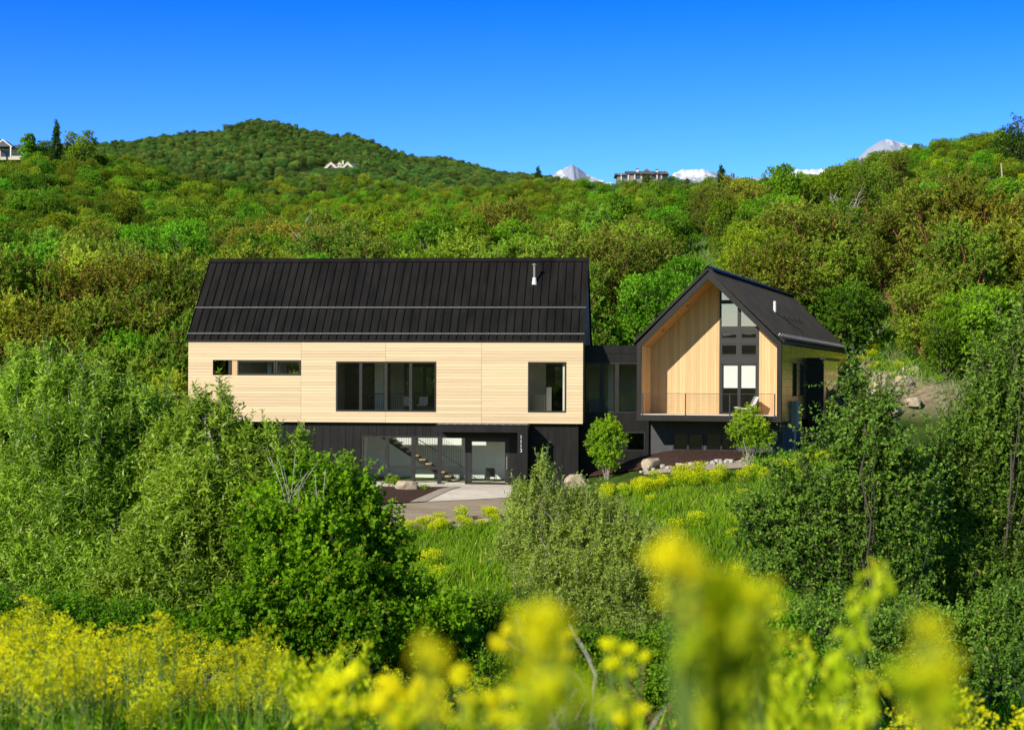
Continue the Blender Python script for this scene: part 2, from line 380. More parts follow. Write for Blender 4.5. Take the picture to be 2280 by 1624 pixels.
def ribbon(name, A, B, off, mat, n=40, m=10, kind='structure', crown=0.0):
    """sheet between two polylines A and B, laid on the ground"""
    def res(Pl):
        Pl = np.array(Pl, float); L = np.r_[0, np.cumsum(np.hypot(*np.diff(Pl, axis=0).T))]
        t = np.linspace(0, L[-1], n); return np.stack([np.interp(t, L, Pl[:,0]), np.interp(t, L, Pl[:,1])], 1)
    a, b = res(A), res(B)
    k = np.linspace(0, 1, m)
    P = a[:,None,:]*(1-k)[None,:,None] + b[:,None,:]*k[None,:,None]
    z = ground(P[...,0].ravel(), P[...,1].ravel()).reshape(n, m) + off
    if crown:
        rr = np.random.RandomState(3); z = z + crown*np.sin(np.pi*k)[None,:]*np.sin(np.pi*np.linspace(.05,.95,n))[:,None] + rr.rand(n, m)*crown*.16
    V = np.concatenate([P.reshape(-1,2), z.reshape(-1,1)], 1)
    ii = np.arange(n*m).reshape(n, m)
    q = np.stack([ii[:-1,:-1].ravel(), ii[:-1,1:].ravel(), ii[1:,1:].ravel(), ii[1:,:-1].ravel()], 1)
    return tag(link(name, np_mesh(name, V, q), mat), kind=kind)

# ------------------------------------------------------------------ the house
HM = Matrix.Translation((3.754, 82.6, 0)) @ Matrix.Rotation(R(-5.4), 4, 'Z')
house = empty('modern_house', (3.754, 82.6, 0), R(-5.4))
tag(house, 'modern black and pale timber house with two gabled wings on the slope', 'house')
CW, SW = math.cos(R(14)), math.sin(R(14))
def wing(pt):   # wing frame -> house frame
    s_, t_, z_ = pt
    return (2.85 + s_*CW + t_*SW, -.333 - s_*SW + t_*CW, z_)
def hw(x, y, z=0): return HM @ Vector((x, y, z))
def ww(s_, t_, z=0): return HM @ Vector(wing((s_, t_, z)))

rb = random.Random(11)
def boards(mb, s0, s1, z0, z1, pitch, holes, seams, t0, t1, gap=.008, vertical=False, clip=None):
    """individual boards with open joints, cut round the holes (sa, sb, za, zb)"""
    if vertical:
        n = int(round((s1-s0)/pitch)); 
        for i in range(n):
            a, b = s0+(s1-s0)*i/n, s0+(s1-s0)*(i+1)/n
            segs = [(z0, z1 if clip is None else None)]
            za, zb0, zb1 = z0, (z1 if clip is None else clip(a)), (z1 if clip is None else clip(b))
            tn = rb.random(); zs = za
            mb.prism([(a+gap/2, za), (b-gap/2, za), (b-gap/2, zb1), (a+gap/2, zb0)], 'y', t0, t1, tn)
        return
    n = int(round((z1-z0)/pitch))
    cuts = sorted(set([z0+(z1-z0)*i/n for i in range(n+1)] + [h[2] for h in holes] + [h[3] for h in holes]))
    cuts = [c for c in cuts if z0 <= c <= z1]
    rows = {i: [rb.random() for _ in range(12)] for i in range(n+1)}
    for za, zb in zip(cuts[:-1], cuts[1:]):
        if zb-za < .004: continue
        zm = (za+zb)/2; row = int((zm-z0)/((z1-z0)/n))
        top = z0+(z1-z0)*(row+1)/n
        zt = zb-gap if abs(zb-top) < 1e-6 else zb
        iv = [(s0, s1)]
        for h in holes:
            if h[2] < zm < h[3]:
                iv = [q for a, b in iv for q in ((a, min(b, h[0])), (max(a, h[1]), b)) if q[1]-q[0] > .01]
        for a, b in iv:
            pts = [a] + [q for q in seams if a < q < b] + [b]
            for k, (c, d) in enumerate(zip(pts[:-1], pts[1:])):
                si = sum(1 for q in seams if q < (c+d)/2)
                mb.box(c+(.006 if c in seams else 0), d-(.006 if d in seams else 0), t0, t1, za, zt, rows[row][si])

def wallwith(mb, s0, s1, z0, z1, t0, t1, holes):
    """plain wall with rectangular holes"""
    zc = sorted(set([z0, z1] + [h[2] for h in holes] + [h[3] for h in holes])); zc = [c for c in zc if z0 <= c <= z1]
    for za, zb in zip(zc[:-1], zc[1:]):
        zm = (za+zb)/2; iv = [(s0, s1)]
        for h in holes:
            if h[2] < zm < h[3]:
                iv = [q for a, b in iv for q in ((a, min(b, h[0])), (max(a, h[1]), b)) if q[1]-q[0] > .005]
        for a, b in iv: mb.box(a, b, t0, t1, za, zb)

def window(name, s0, s1, z0, z1, t, mulls, trans, fw=.07, depth=.12, glass='glass', xf=None, inset=.05, mw=.16):
    """frame mesh with mullions and transoms; panes as one sub-part"""
    mb = MB()
    mb.box(s0, s0+fw, t, t+depth, z0, z1); mb.box(s1-fw, s1, t, t+depth, z0, z1)
    mb.box(s0+fw, s1-fw, t, t+depth, z0, z0+fw); mb.box(s0+fw, s1-fw, t, t+depth, z1-fw, z1)
    for m_ in mulls: mb.box(m_-mw/2, m_+mw/2, t+.006, t+depth, z0+fw, z1-fw)
    for z_ in trans:
        xs = [s0+fw] + [q for m_ in mulls for q in (m_-mw/2, m_+mw/2)] + [s1-fw]
        for a, b in zip(xs[0::2], xs[1::2]): mb.box(a, b, t+.010, t+depth, z_-.09, z_+.09)
    o = mb.build(name, M['frame'], house, xf)
    g = MB()
    xs = [s0+fw] + [q for m_ in mulls for q in (m_-mw/2, m_+mw/2)] + [s1-fw]
    zs = [z0+fw] + [q for z_ in trans for q in (z_-.09, z_+.09)] + [z1-fw]
    for a, b in zip(xs[0::2], xs[1::2]):
        for c, d in zip(zs[0::2], zs[1::2]):
            g.quad((a, t+inset, c), (b, t+inset, c), (b, t+inset, d), (a, t+inset, d))
    g.build('pane', M[glass], o, xf)
    return o

# --- main volume
SL, SR, ZB, ZT, DEP = -21.42, 0.0, 3.23, 7.57, 8.8
HOLES = [(-20.06,-15.19,5.74,6.55), (-13.28,-7.84,3.81,6.50), (-2.92,-.88,3.82,6.50)]
sd = MB(); boards(sd, SL, SR, ZB, ZT, .1675, HOLES, [-15.19,-10.58,-5.40], 0, .03)
sd.box(SL, SL+.02, .032, .30, ZB, ZT, .4)
sd.build('timber_siding', M['siding'], house)
core = MB(); wallwith(core, SL+.02, SR-.02, ZB+.02, ZT, .034, .22, HOLES)
core.build('front_wall', M['frame'], house)
# return boards of the openings in pale timber
rv = MB()
a, b, c, d = HOLES[0]
rv.box(-19.01, -18.72, .06, .20, c, d, .5)
rv.build('window_return', M['cedar'], house)
gb = MB()
def gable_z(t): return 7.57 + (12.14-7.57)*(1-abs(t-4.4)/4.4)
n = 26
for i in range(40):    # right gable in lapped boards following the roof
    za, zb = ZB+.06+.235*i, ZB+.06+.235*(i+1)-.008
    def lim(z):
        if z <= 7.57: return (.05, DEP-.05)
        k = (z-7.57)/(12.14-7.57)*4.4; return (.05+k, DEP-.05-k)
    l0, l1 = lim(za), lim(zb)
    if l1[1]-l1[0] < .1: break
    gb.prism([(l0[0],za),(l0[1],za),(l1[1],zb),(l1[0],zb)], 'x', -.03, 0.0, rb.random())
gb.build('gable_siding', M['siding'], house)
gw = MB(); gw.prism([(.22,ZB+.02),(DEP-.22,ZB+.02),(DEP-.22,7.57),(4.4,12.0),(.22,7.57)], 'x', -.20, -.032)
gw.build('gable_wall', M['frame'], house)
lw = MB(); wallwith(lw, .22, DEP-.24, ZB+.02, 7.5, SL+.03, SL+.2, [(1.0, 8.3, 3.5, 7.2)])
lw.build('side_wall', M['frame'], house, lambda p: (p[1], p[0], p[2]))
bh = [(-21.2,-18.9,3.5,7.2), (-18.3,-15.4,4.6,6.6), (-13.9,-11.75,3.8,6.35), (-10.95,-8.6,3.8,6.35), (-2.2,-.6,4.4,6.4)]
bw = MB(); wallwith(bw, SL+.02, SR-.21, ZB+.02, 7.5, DEP-.22, DEP-.02, bh)
bw.build('back_wall', M['frame'], house)
fl = MB(); 
for x0_, x1_, y0_, y1_ in ((SL+.03,-12.1,.04,DEP-.04),(-3.7,SR-.04,.04,DEP-.04),(-12.1,-3.7,.04,.9),(-12.1,-3.7,3.6,DEP-.04)): fl.box(x0_, x1_, y0_, y1_, ZB, ZB+.018)
fl.build('floor_soffit', M['black'], house)
fl = MB()
for x0_, x1_, y0_, y1_ in ((SL+.21,-12.1,.23,DEP-.23),(-3.7,SR-.21,.23,DEP-.23),(-12.1,-3.7,.23,.9),(-12.1,-3.7,3.6,DEP-.23)): fl.box(x0_, x1_, y0_, y1_, ZB+.12, ZB+.42)
fl.build('upper_floor', M['floor'], house)
iw = MB()
iw.box(SL+.21, SR-.21, .23, DEP-.23, 7.0, 7.1)                      # ceiling
iw.box(-18.99, -18.85, .23, DEP-.23, ZB+.43, 6.99)                 # porch partition
iw.box(-14.7, -14.55, .23, DEP-.23, ZB+.43, 6.99)
iw.box(-5.2, -5.05, .23, DEP-.23, ZB+.43, 6.99)
iw.box(-1.08, -.95, .23, 1.9, ZB+.43, 6.99)
iw.box(-11.74, -10.96, DEP-.60, DEP-.225, ZB+.43, 6.99)
iw.box(-8.59, -5.21, DEP-.60, DEP-.225, ZB+.43, 6.99)
iw.box(-5.04, -2.3, 4.6, 4.75, ZB+.43, 6.99)
iw.box(-17.2,-16.9, 3.4, 3.7, ZB+.43, 6.99)
iw.build('interior_wall', M['dim'], house)
for q in ((-12.0,-11.5,4.5,5.0,ZB+.43,6.99),(-17.45,-17.25,1.6,1.8,ZB+.43,6.99),(-16.95,-16.75,1.6,1.8,ZB+.43,6.99),(-.94,-.9,.3,2.2,ZB+.43,6.2)):
    ib = MB(); ib.box(*q); ib.build('interior_column', M['white'], house)
# kitchen pieces behind the right window
kc = MB(); kc.box(-2.9,-2.1,1.2,2.4,ZB+.43,4.75); kc.build('kitchen_island', M['floor'], house)
kc = MB(); kc.box(-2.05,-1.8,1.6,2.0,ZB+.43,5.15); kc.build('white_cabinet', M['white'], house)
pl = MB()
pl.box(-12.42,-12.36,3.66,3.72,ZB+.43,4.75); pl.box(-12.42,-8.0,3.68,3.71,4.72,4.76)
for i in range(34): pl.box(-12.36+i*.13,-12.345+i*.13,3.69,3.705,ZB+.43,4.72)
pl.build('landing_railing', M['frame'], house)
nar = [(-18.70,-16.60),(-16.58,-15.19)]
for a, b in nar: window('window', a, b, 5.74, 6.55, -.012, [], [], .10, .16)
po = MB(); po.box(-19.21,-19.015,.05,.22,5.74,6.55); po.build('porch_post', M['frame'], house)
window('window', -13.28, -7.84, 3.81, 6.50, -.015, [-11.93,-10.56,-9.22], [], .085, .16)
window('window', -2.92, -.88, 3.82, 6.50, -.015, [], [], .085, .16)
for h in bh[1:]: window('window', h[0], h[1], h[2], h[3], DEP-.21, [(h[0]+h[1])/2], [], .07, .12)

# roof of the main volume
EA, RZ, RT = 7.64, 12.29, 4.4
def slope_pt(t, off=0.0):   # front slope, offset along the normal
    L = math.hypot(RT+.06, RZ-EA); nx_, nz_ = -(RZ-EA)/L, (RT+.06)/L
    k = (t+.06)/(RT+.06); return (t + nx_*off, EA + k*(RZ-EA) + nz_*off)
rf = MB()
f0, f1 = slope_pt(-.06), slope_pt(RT)
rf.prism([(f0[0],f0[1]-.10), (f0[0],f0[1]), f1, (RT, f1[1]-.16)], 'x', SL-.13, SR+.10)
bk0 = (DEP+.12, EA-.06)
rf.prism([(RT+.002, f1[1]-.16), (RT+.002, f1[1]), bk0, (bk0[0], bk0[1]-.12)], 'x', SL-.13, SR+.10)
roof = rf.build('roof', M['roof'], house)
sm = MB()
s_ = SL-.10; i = 0
while s_ < SR+.1:
    a0, a1 = slope_pt(-.05, 0.0), slope_pt(RT-.03, 0.0); b0, b1 = slope_pt(-.05, .045), slope_pt(RT-.03, .045)
    sm.prism([a0, b0, b1, a1], 'x', s_-.018, s_+.018)
    s_ += .4335; i += 1
sm.build('standing_seam', M['seam'], roof)
rc = MB()
c0, c1_ = slope_pt(RT-.16, .052), slope_pt(RT-.16, .066)
rc.prism([c0, c1_, (RT, RZ+.10), (RT+.16, RZ-.05), (RT+.16, RZ-.07), (RT, RZ+.08)], 'x', SL-.14, SR+.11)
rc.build('ridge_cap', M['roof'], roof)
def snow_guard(z_target, s0, s1):
    t = -.06 + (z_target-EA)/(RZ-EA)*(RT+.06)
    g = MB()
    for off, dt in ((.10, -.022), (.10, .022)):
        q = slope_pt(t+dt, off); g.tube([(s0, q[0], q[1]), (s1, q[0], q[1])], .013, 6)
    s_ = SL-.10
    while s_ < SR+.1:
        p0 = slope_pt(t, .03); p1 = slope_pt(t, .125)
        g.bar((s_, p0[0], p0[1]), (s_, p1[0], p1[1]), .035, .05)
        s_ += .4335
    g.build('snow_guard', M['steel'], roof)
snow_guard(7.93, SL-.10, SR+.07)
snow_guard(9.40, SL-.12, SR+.08)
# flue with white boot
ft = 3.05; q = slope_pt(ft)
fb = MB(); fb.tube([(-2.84,q[0],q[1]-.1),(-2.84,q[0],q[1]+.30)], [.15,.10], 12); flue_boot = fb
ff = MB(); ff.tube([(-2.84,q[0],q[1]+.25),(-2.84,q[0],q[1]+.98)], .065, 12); ff.tube([(-2.84,q[0],q[1]+.98),(-2.84,q[0],q[1]+1.02)], [.13,.13], 12); ff.tube([(-2.84,q[0],q[1]+1.02),(-2.84,q[0],q[1]+1.07)], [.13,.05], 12)
flue = ff.build('flue_pipe', M['meter'], house, smooth=False)
fb.build('flashing_boot', M['white'], flue)

# --- lower storey
LT = .30
LH = [(-11.90,-6.22,-.25,2.50), (-6.20,-3.93,-.14,2.44)]
lo = MB(); wallwith(lo, -17.0, -.24, -.5, ZB-.004, LT, LT+.2, LH)
lo.box(-17.0, -16.8, LT+.2, 8.2, -.5, ZB-.004); lo.box(-.44, -.24, LT+.2, 8.2, -.5, ZB-.004); lo.box(-16.8,-.44,8.0,8.2,-.5,ZB-.004)
s_ = -16.6
ls = lo
while s_ < -.3:
    for a, b, c, d in ((s_-.012, s_+.012, -.4, ZB-.03),):
        segs = [(c, d)]
        for h in LH + [(-7.7,-2.75,-.5,3.3)]:
            if h[0]-.02 < s_ < h[1]+.02:
                segs = [q for e_, g_ in segs for q in ((e_, min(g_, h[2])), (max(e_, h[3]), g_)) if q[1]-q[0] > .02]
        for e_, g_ in segs: ls.box(a, b, LT-.02, LT-.0015, e_, g_)
    s_ += .42
lo_o = lo.build('lower_wall', M['black'], house)
window('window', -11.90, -6.22, -.25, 2.50, LT-.03, [-10.54,-9.12,-7.70], [.80], .09, .16, mw=.20)
# entrance door
dr = MB()
dr.box(-6.20,-5.95,LT-.01,LT+.15,-.14,2.44); dr.box(-4.16,-3.93,LT-.01,LT+.15,-.14,2.44); dr.box(-5.95,-4.16,LT-.01,LT+.15,2.23,2.44); dr.box(-5.95,-4.16,LT-.01,LT+.15,-.14,.05)
door = dr.build('front_door', M['frame'], house)
g = MB(); g.quad((-5.95,LT+.05,.05),(-4.16,LT+.05,.05),(-4.16,LT+.05,2.23),(-5.95,LT+.05,2.23)); g.build('pane', M['glass'], door)
hd = MB(); hd.bar((-4.05,LT-.07,.75),(-4.05,LT-.07,1.45),.03); hd.bar((-4.05,LT-.07,.85),(-4.05,LT,.85),.02); hd.bar((-4.05,LT-.07,1.35),(-4.05,LT,1.35),.02)
hd.build('handle', M['steel'], door)
# portal: canopy and right fin
cp = MB()
cp.box(-7.63,-2.80,-1.5,LT-.003,2.79,3.13)
cp.box(-3.33,-2.80,-1.5,LT-.003,-.14,2.787)
can = cp.build('entrance_canopy', M['black'], house)
cf = MB(); cf.box(-7.66,-2.77,-1.53,LT-.004,3.132,3.19); 
cf.build('canopy_roof', M['black'], can)
cl = MB()
for i in range(12): cl.box(-7.5+i*.42,-7.44+i*.42,-1.54,-1.2,3.192,3.2185)
cl.box(-7.5,-2.82,-1.40,-1.34,3.218,3.24); cl.build('canopy_rail', M['steel'], can)
fc = bpy.data.curves.new('digits', 'FONT'); fc.body = '1\n1\n1\n3'; fc.size = .27; fc.space_line = .86; fc.extrude = .012; fc.align_x = 'CENTER'
fo = bpy.data.objects.new('digits', fc); col.objects.link(fo)
bpy.context.view_layer.update()
nm = bpy.data.meshes.new_from_object(fo.evaluated_get(bpy.context.evaluated_depsgraph_get()))
bpy.data.objects.remove(fo)
no = link('house_number', nm, M['white'], can)
no.rotation_euler = (R(90), 0, 0); no.location = (-3.14, -1.515, 2.47)

# stair hall
st = MB()
st.box(-12.2,-3.6,3.6,3.7,-.4,ZB-.01); st.box(-12.3,-12.2,LT+.2,3.7,-.4,ZB-.01); st.box(-3.6,-3.5,LT+.2,3.7,-.4,ZB-.01)
st.build('stair_hall_wall', M['inner'], house)
st = MB(); st.box(-12.2,-3.6,LT+.21,3.59,-.30,-.01); st.build('hall_floor', M['concrete'], house)
sg = MB()
x0, z0, x1, z1 = -10.75, 2.30, -6.85, -.15
for tt in (1.75, 2.75): sg.prism([(x0-.6, z0+.20),(x0-.3, z0+.20),(x1+.15, z1-.02),(x1-.25, z1-.05)], 'y', tt, tt+.06)
stair = sg.build('staircase', M['frame'], house)
for i in range(12):
    k = i/11; tr = MB(); xx, zz = x0 + (x1-x0)*k, z0 + (z1-z0)*k
    tr.box(xx-.02, xx+.30, 1.72, 2.84, zz-.06, zz+.03); tr.build('tread', M['tread'], stair)
rl = MB()
rl.bar((x0,1.70,z0+.98),(x1+.2,1.70,z1+.98),.04)
for i in range(44):
    k = i/43; xx, zz = x0+(x1+.2-x0)*k, z0+(z1-z0)*k
    rl.bar((xx,1.70,zz-.02),(xx,1.70,min(ZB-.05, zz+1.9)),.016)
rl.build('stair_railing', M['frame'], stair)

# --- glazed link between the wings
KT = 1.8
lk = MB(); lk.box(-.19, 3.42, KT, 7.5, 6.99, 7.43); lk.box(-.19, 3.42, KT+.03, 7.5, 6.50, 6.988)
link_roof = lk.build('link_parapet', M['black'], house)
lk = MB(); lk.box(.005, 3.3, KT, KT+.25, 3.37, 3.79); lk.build('link_sill', M['black'], house)
window('window', .01, 3.25, 3.78, 6.50, KT+.03, [.92,1.75], [], .08, .14, mw=.22, glass='glass')
lk = MB(); lk.box(.005,3.3,KT+.3,7.4,3.4,3.7); lk.build('link_floor', M['floor'], house)
lk = MB(); lk.box(.005,3.6,7.3,7.45,3.4,6.5); lk.build('link_back_wall', M['dim'], house)
lk = MB(); lk.box(1.2,1.5,4.2,4.4,3.7,6.49); lk.build('interior_column', M['inner'], house)
lk = MB(); wallwith(lk, -.235, 3.47, -.4, 3.366, KT+.004, KT+.2, [(2.20,3.30,1.73,2.78)]); ls = lk
for i in range(9):
    s_ = .1+i*.42
    if not 2.15 < s_ < 3.35: ls.box(s_-.012, s_+.012, KT-.016, KT+.002, -.3, 3.3)
    else: ls.box(s_-.012, s_+.012, KT-.016, KT+.002, -.3, 1.68)
lk.build('link_base_wall', M['black'], house)
window('window', 2.20, 3.30, 1.73, 2.78, KT-.02, [], [], .08, .16, glass='glass_dark')

# --- gabled wing
WW, WD = 7.60, 25.6
WE, WA = 7.46, 11.22     # eave and apex of the fascia
def wpoly(ins, zb): return None
fr = MB()
RI = 2.30
# fascia frame (outer minus inner): left leg, right leg, rakes, deck edge
fr.prism([(0,3.43),(.23,3.43),(.23,7.34),(0,7.46)], 'y', 0, .12)
fr.prism([(7.37,3.43),(7.60,3.43),(7.60,7.46),(7.37,7.34)], 'y', 0, .12)
fr.prism([(0,7.46),(.23,7.34),(3.80,10.80),(3.80,11.24)], 'y', 0, .12)
fr.prism([(7.60,7.46),(3.80,11.24),(3.80,10.80),(7.37,7.34)], 'y', 0, .12)
fr.prism([(.23,3.43),(7.37,3.43),(7.37,3.74),(.23,3.74)], 'y', .002, .12)
wf = fr.build('gable_frame', M['black'], house, wing)
dk = MB(); dk.box(.20,7.40,.01,RI+.3,3.742,3.775); dk.build('deck', M['concrete'], house, wing)
dk = MB(); dk.box(.02,7.58,.122,RI+.1,3.45,3.73); dk.build('deck_base', M['black'], house, wing)
# outer shell walls
sh = MB()
sh.prism([(.0,3.43),(.20,3.43),(.20,7.30),(0,7.44)], 'y', .122, WD)
sh.prism([(7.42,3.43),(7.58,3.43),(7.58,7.44),(7.42,7.30)], 'y', .122, WD)
sh.prism([(0,3.43),(7.6,3.43),(7.6,7.46),(3.8,11.2),(0,7.46)], 'y', WD-.2, WD)
sh.build('wing_wall', M['frame'], house, wing)
# timber lining: left reveal, right reveal, soffits
for xa, xb in ((.202,.226),(7.374,7.40)):
    tl = MB()
    for i in range(14):
        a, b = .125+(RI-.125)*i/14, .125+(RI-.125)*(i+1)/14-.006
        tl.box(xa,xb,a,b,3.776,7.33,rb.random())
    tl.build('timber_reveal', M['cedar'], house, wing)
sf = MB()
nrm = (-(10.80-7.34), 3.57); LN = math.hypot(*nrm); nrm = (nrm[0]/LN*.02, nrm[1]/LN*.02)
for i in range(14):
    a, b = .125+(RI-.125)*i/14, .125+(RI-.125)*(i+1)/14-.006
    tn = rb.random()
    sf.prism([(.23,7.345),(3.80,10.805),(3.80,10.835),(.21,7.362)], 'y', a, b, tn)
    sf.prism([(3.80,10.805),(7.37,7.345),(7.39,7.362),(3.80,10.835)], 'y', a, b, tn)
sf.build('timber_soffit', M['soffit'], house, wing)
for k in (.25, .62):
    dl = MB(); cx, cz = .23+3.57*k, 7.345+3.46*k
    n_ = 12; ax = Vector((3.57,0,3.46)).normalized(); nn = Vector((3.46,0,-3.57)).normalized()
    c = Vector((cx,1.15,cz)) + nn*.004
    pts = [c + ax*math.cos(2*math.pi*i/n_)*.075 + Vector((0,1,0))*math.sin(2*math.pi*i/n_)*.075 for i in range(n_)]
    pts2 = [q_ + nn*.02 for q_ in pts]
    dl._add(pts+pts2, [tuple(range(n_)), tuple(range(2*n_-1,n_-1,-1))]+[(i,i+n_,(i+1)%n_+n_,(i+1)%n_) for i in range(n_)])
    dl.build('downlight', M['frame'], house, wing)
# back wall of the balcony in upright boards
def und(s): return (7.345 + (s-.23)/3.57*3.46) if s <= 3.8 else (10.805 - (s-3.8)/3.57*3.46)
bb = MB()
boards(bb, .228, 3.92, 3.776, 8, .155, [], [], RI, RI+.03, .007, True, lambda s: und(s)-.005 if s < 3.8 else und(s)-.005)
boards(bb, 6.02, 7.372, 3.776, 8, .155, [], [], RI, RI+.03, .007, True, lambda s: und(s)-.005)
bb.build('timber_boarding', M['cedar'], house, wing)
# glazed strip: sliding door, two casement rows, tall gable lights
W0, W1, WM = 3.92, 6.02, 4.97
ft_ = RI-.04; fd = RI+.10
fm = MB()
fm.prism([(W0,3.78),(W0+.09,3.78),(W0+.09,und(W0+.09)-.01),(W0,und(W0)-.01)], 'y', ft_, fd)
fm.prism([(W1-.09,3.78),(W1,3.78),(W1,und(W1)-.01),(W1-.09,und(W1-.09)-.01)], 'y', ft_, fd)
fm.prism([(WM-.085,6.5),(WM+.085,6.5),(WM+.085,9.72),(WM-.085,9.72)], 'y', ft_+.004, fd)
for z0, z1 in ((6.45,6.86),(7.50,7.74),(8.14,8.42),(9.62,9.82)):
    right = min(W1-.09, 3.8+(10.805-z1-.02)/3.46*3.57)
    fm.box(W0+.09, right, ft_-.003, fd, z0, z1)
fm.prism([(W0+.09,und(W0+.09)-.18),(W0+.09,und(W0+.09)-.012),(W1-.09,und(W1-.09)-.012),(W1-.09,und(W1-.09)-.18)], 'y', ft_+.002, fd)
gwin = fm.build('gable_window', M['frame'], house, wing)
gp = MB()
for a, b in ((W0+.09,WM-.085),(WM+.085,W1-.09)):
    gp.quad((a,RI+.03,8.42),(b,RI+.03,8.42),(b,RI+.03,min(9.62,und(b)-.1)),(a,RI+.03,min(9.62,und(a)-.1)))
gp.quad((W0+.09,RI+.03,9.82),(4.55,RI+.03,9.82),(4.2,RI+.03,10.35),(W0+.09,RI+.03,10.45))
gp.build('pane', M['glass_sky'], gwin, wing)
gp = MB()
for a, b in ((W0+.09,WM-.085),(WM+.085,W1-.09)):
    for c, d in ((6.86,7.50),(7.74,8.14)): gp.quad((a,RI+.03,c),(b,RI+.03,c),(b,RI+.03,d),(a,RI+.03,d))
gp.build('pane', M['glass_dark'], gwin, wing)
sm2 = MB()
for z in (6.91,7.45,7.78,8.10):
    for a, b in ((W0+.09,WM-.085),(WM+.085,W1-.09)): sm2.box(a,b,RI-.03,RI+.02,z-.035,z+.035)
for x in (W0+.12,WM-.12,WM+.12,W1-.12):
    for c, d in ((6.86,7.50),(7.74,8.14)): sm2.box(x-.03,x+.03,RI-.028,RI+.02,c,d)
sm2.build('casement_sash', M['frame'], gwin, wing)
dm = MB()
for x in (W0+.13, WM-.03, WM+.05, W1-.13): dm.box(x-.04,x+.04,RI-.02,RI+.08,3.86,6.40)
dm.box(W0+.17,W1-.17,RI-.018,RI+.08,3.79,3.86); dm.box(W0+.17,W1-.17,RI-.018,RI+.08,6.38,6.445)
sdoor = dm.build('sliding_door', M['frame'], house, wing)
g = MB(); g.quad((W0+.17,RI+.03,3.86),(WM-.07,RI+.03,3.86),(WM-.07,RI+.03,6.38),(W0+.17,RI+.03,6.38)); g.quad((WM+.09,RI+.03,3.86),(W1-.17,RI+.03,3.86),(W1-.17,RI+.03,6.38),(WM+.09,RI+.03,6.38))
g.build('pane', M['glass'], sdoor, wing)
for a, b, z in ((W0+.22,WM-.08,5.19),(WM+.10,W1-.12,5.19)):
    rs = MB(); rs.box(a,b,RI+.06,RI+.075,z,6.36); rs.box(a,b,RI+.055,RI+.08,z-.03,z); rs.build('roller_shade', M['shade'], house, wing)
wi = MB(); wi.prism([(.21,3.5),(7.41,3.5),(7.41,7.2),(3.8,10.6),(.21,7.2)], 'y', 8, 8.1); wi.box(.21,7.41,RI+.31,8,3.5,3.74); wi.build('wing_interior', M['dim'], house, wing)
# balcony railing
for k, s_ in enumerate((.32,2.62,4.95,7.27)):
    rp_ = MB(); rp_.box(s_-.028,s_+.028,-.035,.0-.003,3.60,4.84); rp_.build('railing_post', M['frame'], house, wing)
tr_ = MB(); tr_.box(.26,7.33,-.045,.005,4.842,4.872); tr_.build('railing_rail', M['frame'], house, wing)
cb = MB()
for i in range(10): cb.tube([(.35,-.02,3.86+i*.098),(7.25,-.02,3.86+i*.098)], .0085, 5)
cb.build('railing_cable', M['frame'], house, wing)
# wing roof
wr = MB()
wr.prism([(-.16,7.46),(-.16,7.57),(3.80,11.40),(3.80,11.25)], 'y', -.10, WD+.2)
wr.prism([(7.76,7.46),(3.802,11.25),(3.802,11.40),(7.76,7.57)], 'y', -.10, WD+.2)
wroof = wr.build('wing_roof', M['roof'], house, wing)
ws = MB()
def wsl(s, off):   # right slope
    L = math.hypot(3.96, 3.83); return (s + 3.83/L*off, 11.40 - (s-3.8)/3.96*3.83 + 3.96/L*off)
t_ = -.05
while t_ < WD+.15:
    p0, p1, p2, p3 = wsl(3.9,0), wsl(7.74,0), wsl(7.74,.04), wsl(3.9,.04)
    ws.prism([p0,p1,p2,p3], 'y', t_-.011, t_+.011)
    ws.prism([(7.6-p[0], p[1]) for p in (p0,p1,p2,p3)], 'y', t_-.011, t_+.011)
    t_ += .42
ws.build('standing_seam', M['roof'], wroof, wing)
rc = MB(); rc.prism([(3.60,11.30),(3.80,11.47),(4.0,11.30),(4.0,11.33),(3.80,11.50),(3.60,11.33)], 'y', -.12, WD+.22); rc.build('ridge_cap', M['roof'], wroof, wing)
sgd = MB(); a = wsl(7.50,.10)
sgd.tube([(a[0],-.02,a[1]),(a[0],WD,a[1])], .016, 6); a2 = wsl(7.42,.10); sgd.tube([(a2[0],-.02,a2[1]),(a2[0],WD,a2[1])], .016, 6)
t_ = -.05
while t_ < WD+.15:
    p0, p1 = wsl(7.46,.0), wsl(7.46,.13); sgd.bar((p0[0],t_,p0[1]),(p1[0],t_,p1[1]),.05,.05); t_ += .84
sgd.build('snow_guard', M['steel'], wroof, wing)
p0 = wsl(5.86, 0)
vp = MB(); vp.tube([(5.86,8.0,p0[1]-.2),(5.86,8.0,p0[1]+.62)], .085, 12); vp.build('vent_pipe', M['white'], wroof, wing)
for t_ in (9.6, 11.3, 13.0, 14.8):
    p0 = wsl(6.05, .0); q0 = wsl(6.05,.09)
    sv = MB(); sv.bar((p0[0],t_,p0[1]),(q0[0],t_,q0[1]),.22,.14); sv.build('roof_shadow_spot', M['black'], wroof, wing)  # small black blocks stand in for shadow spots on the roof
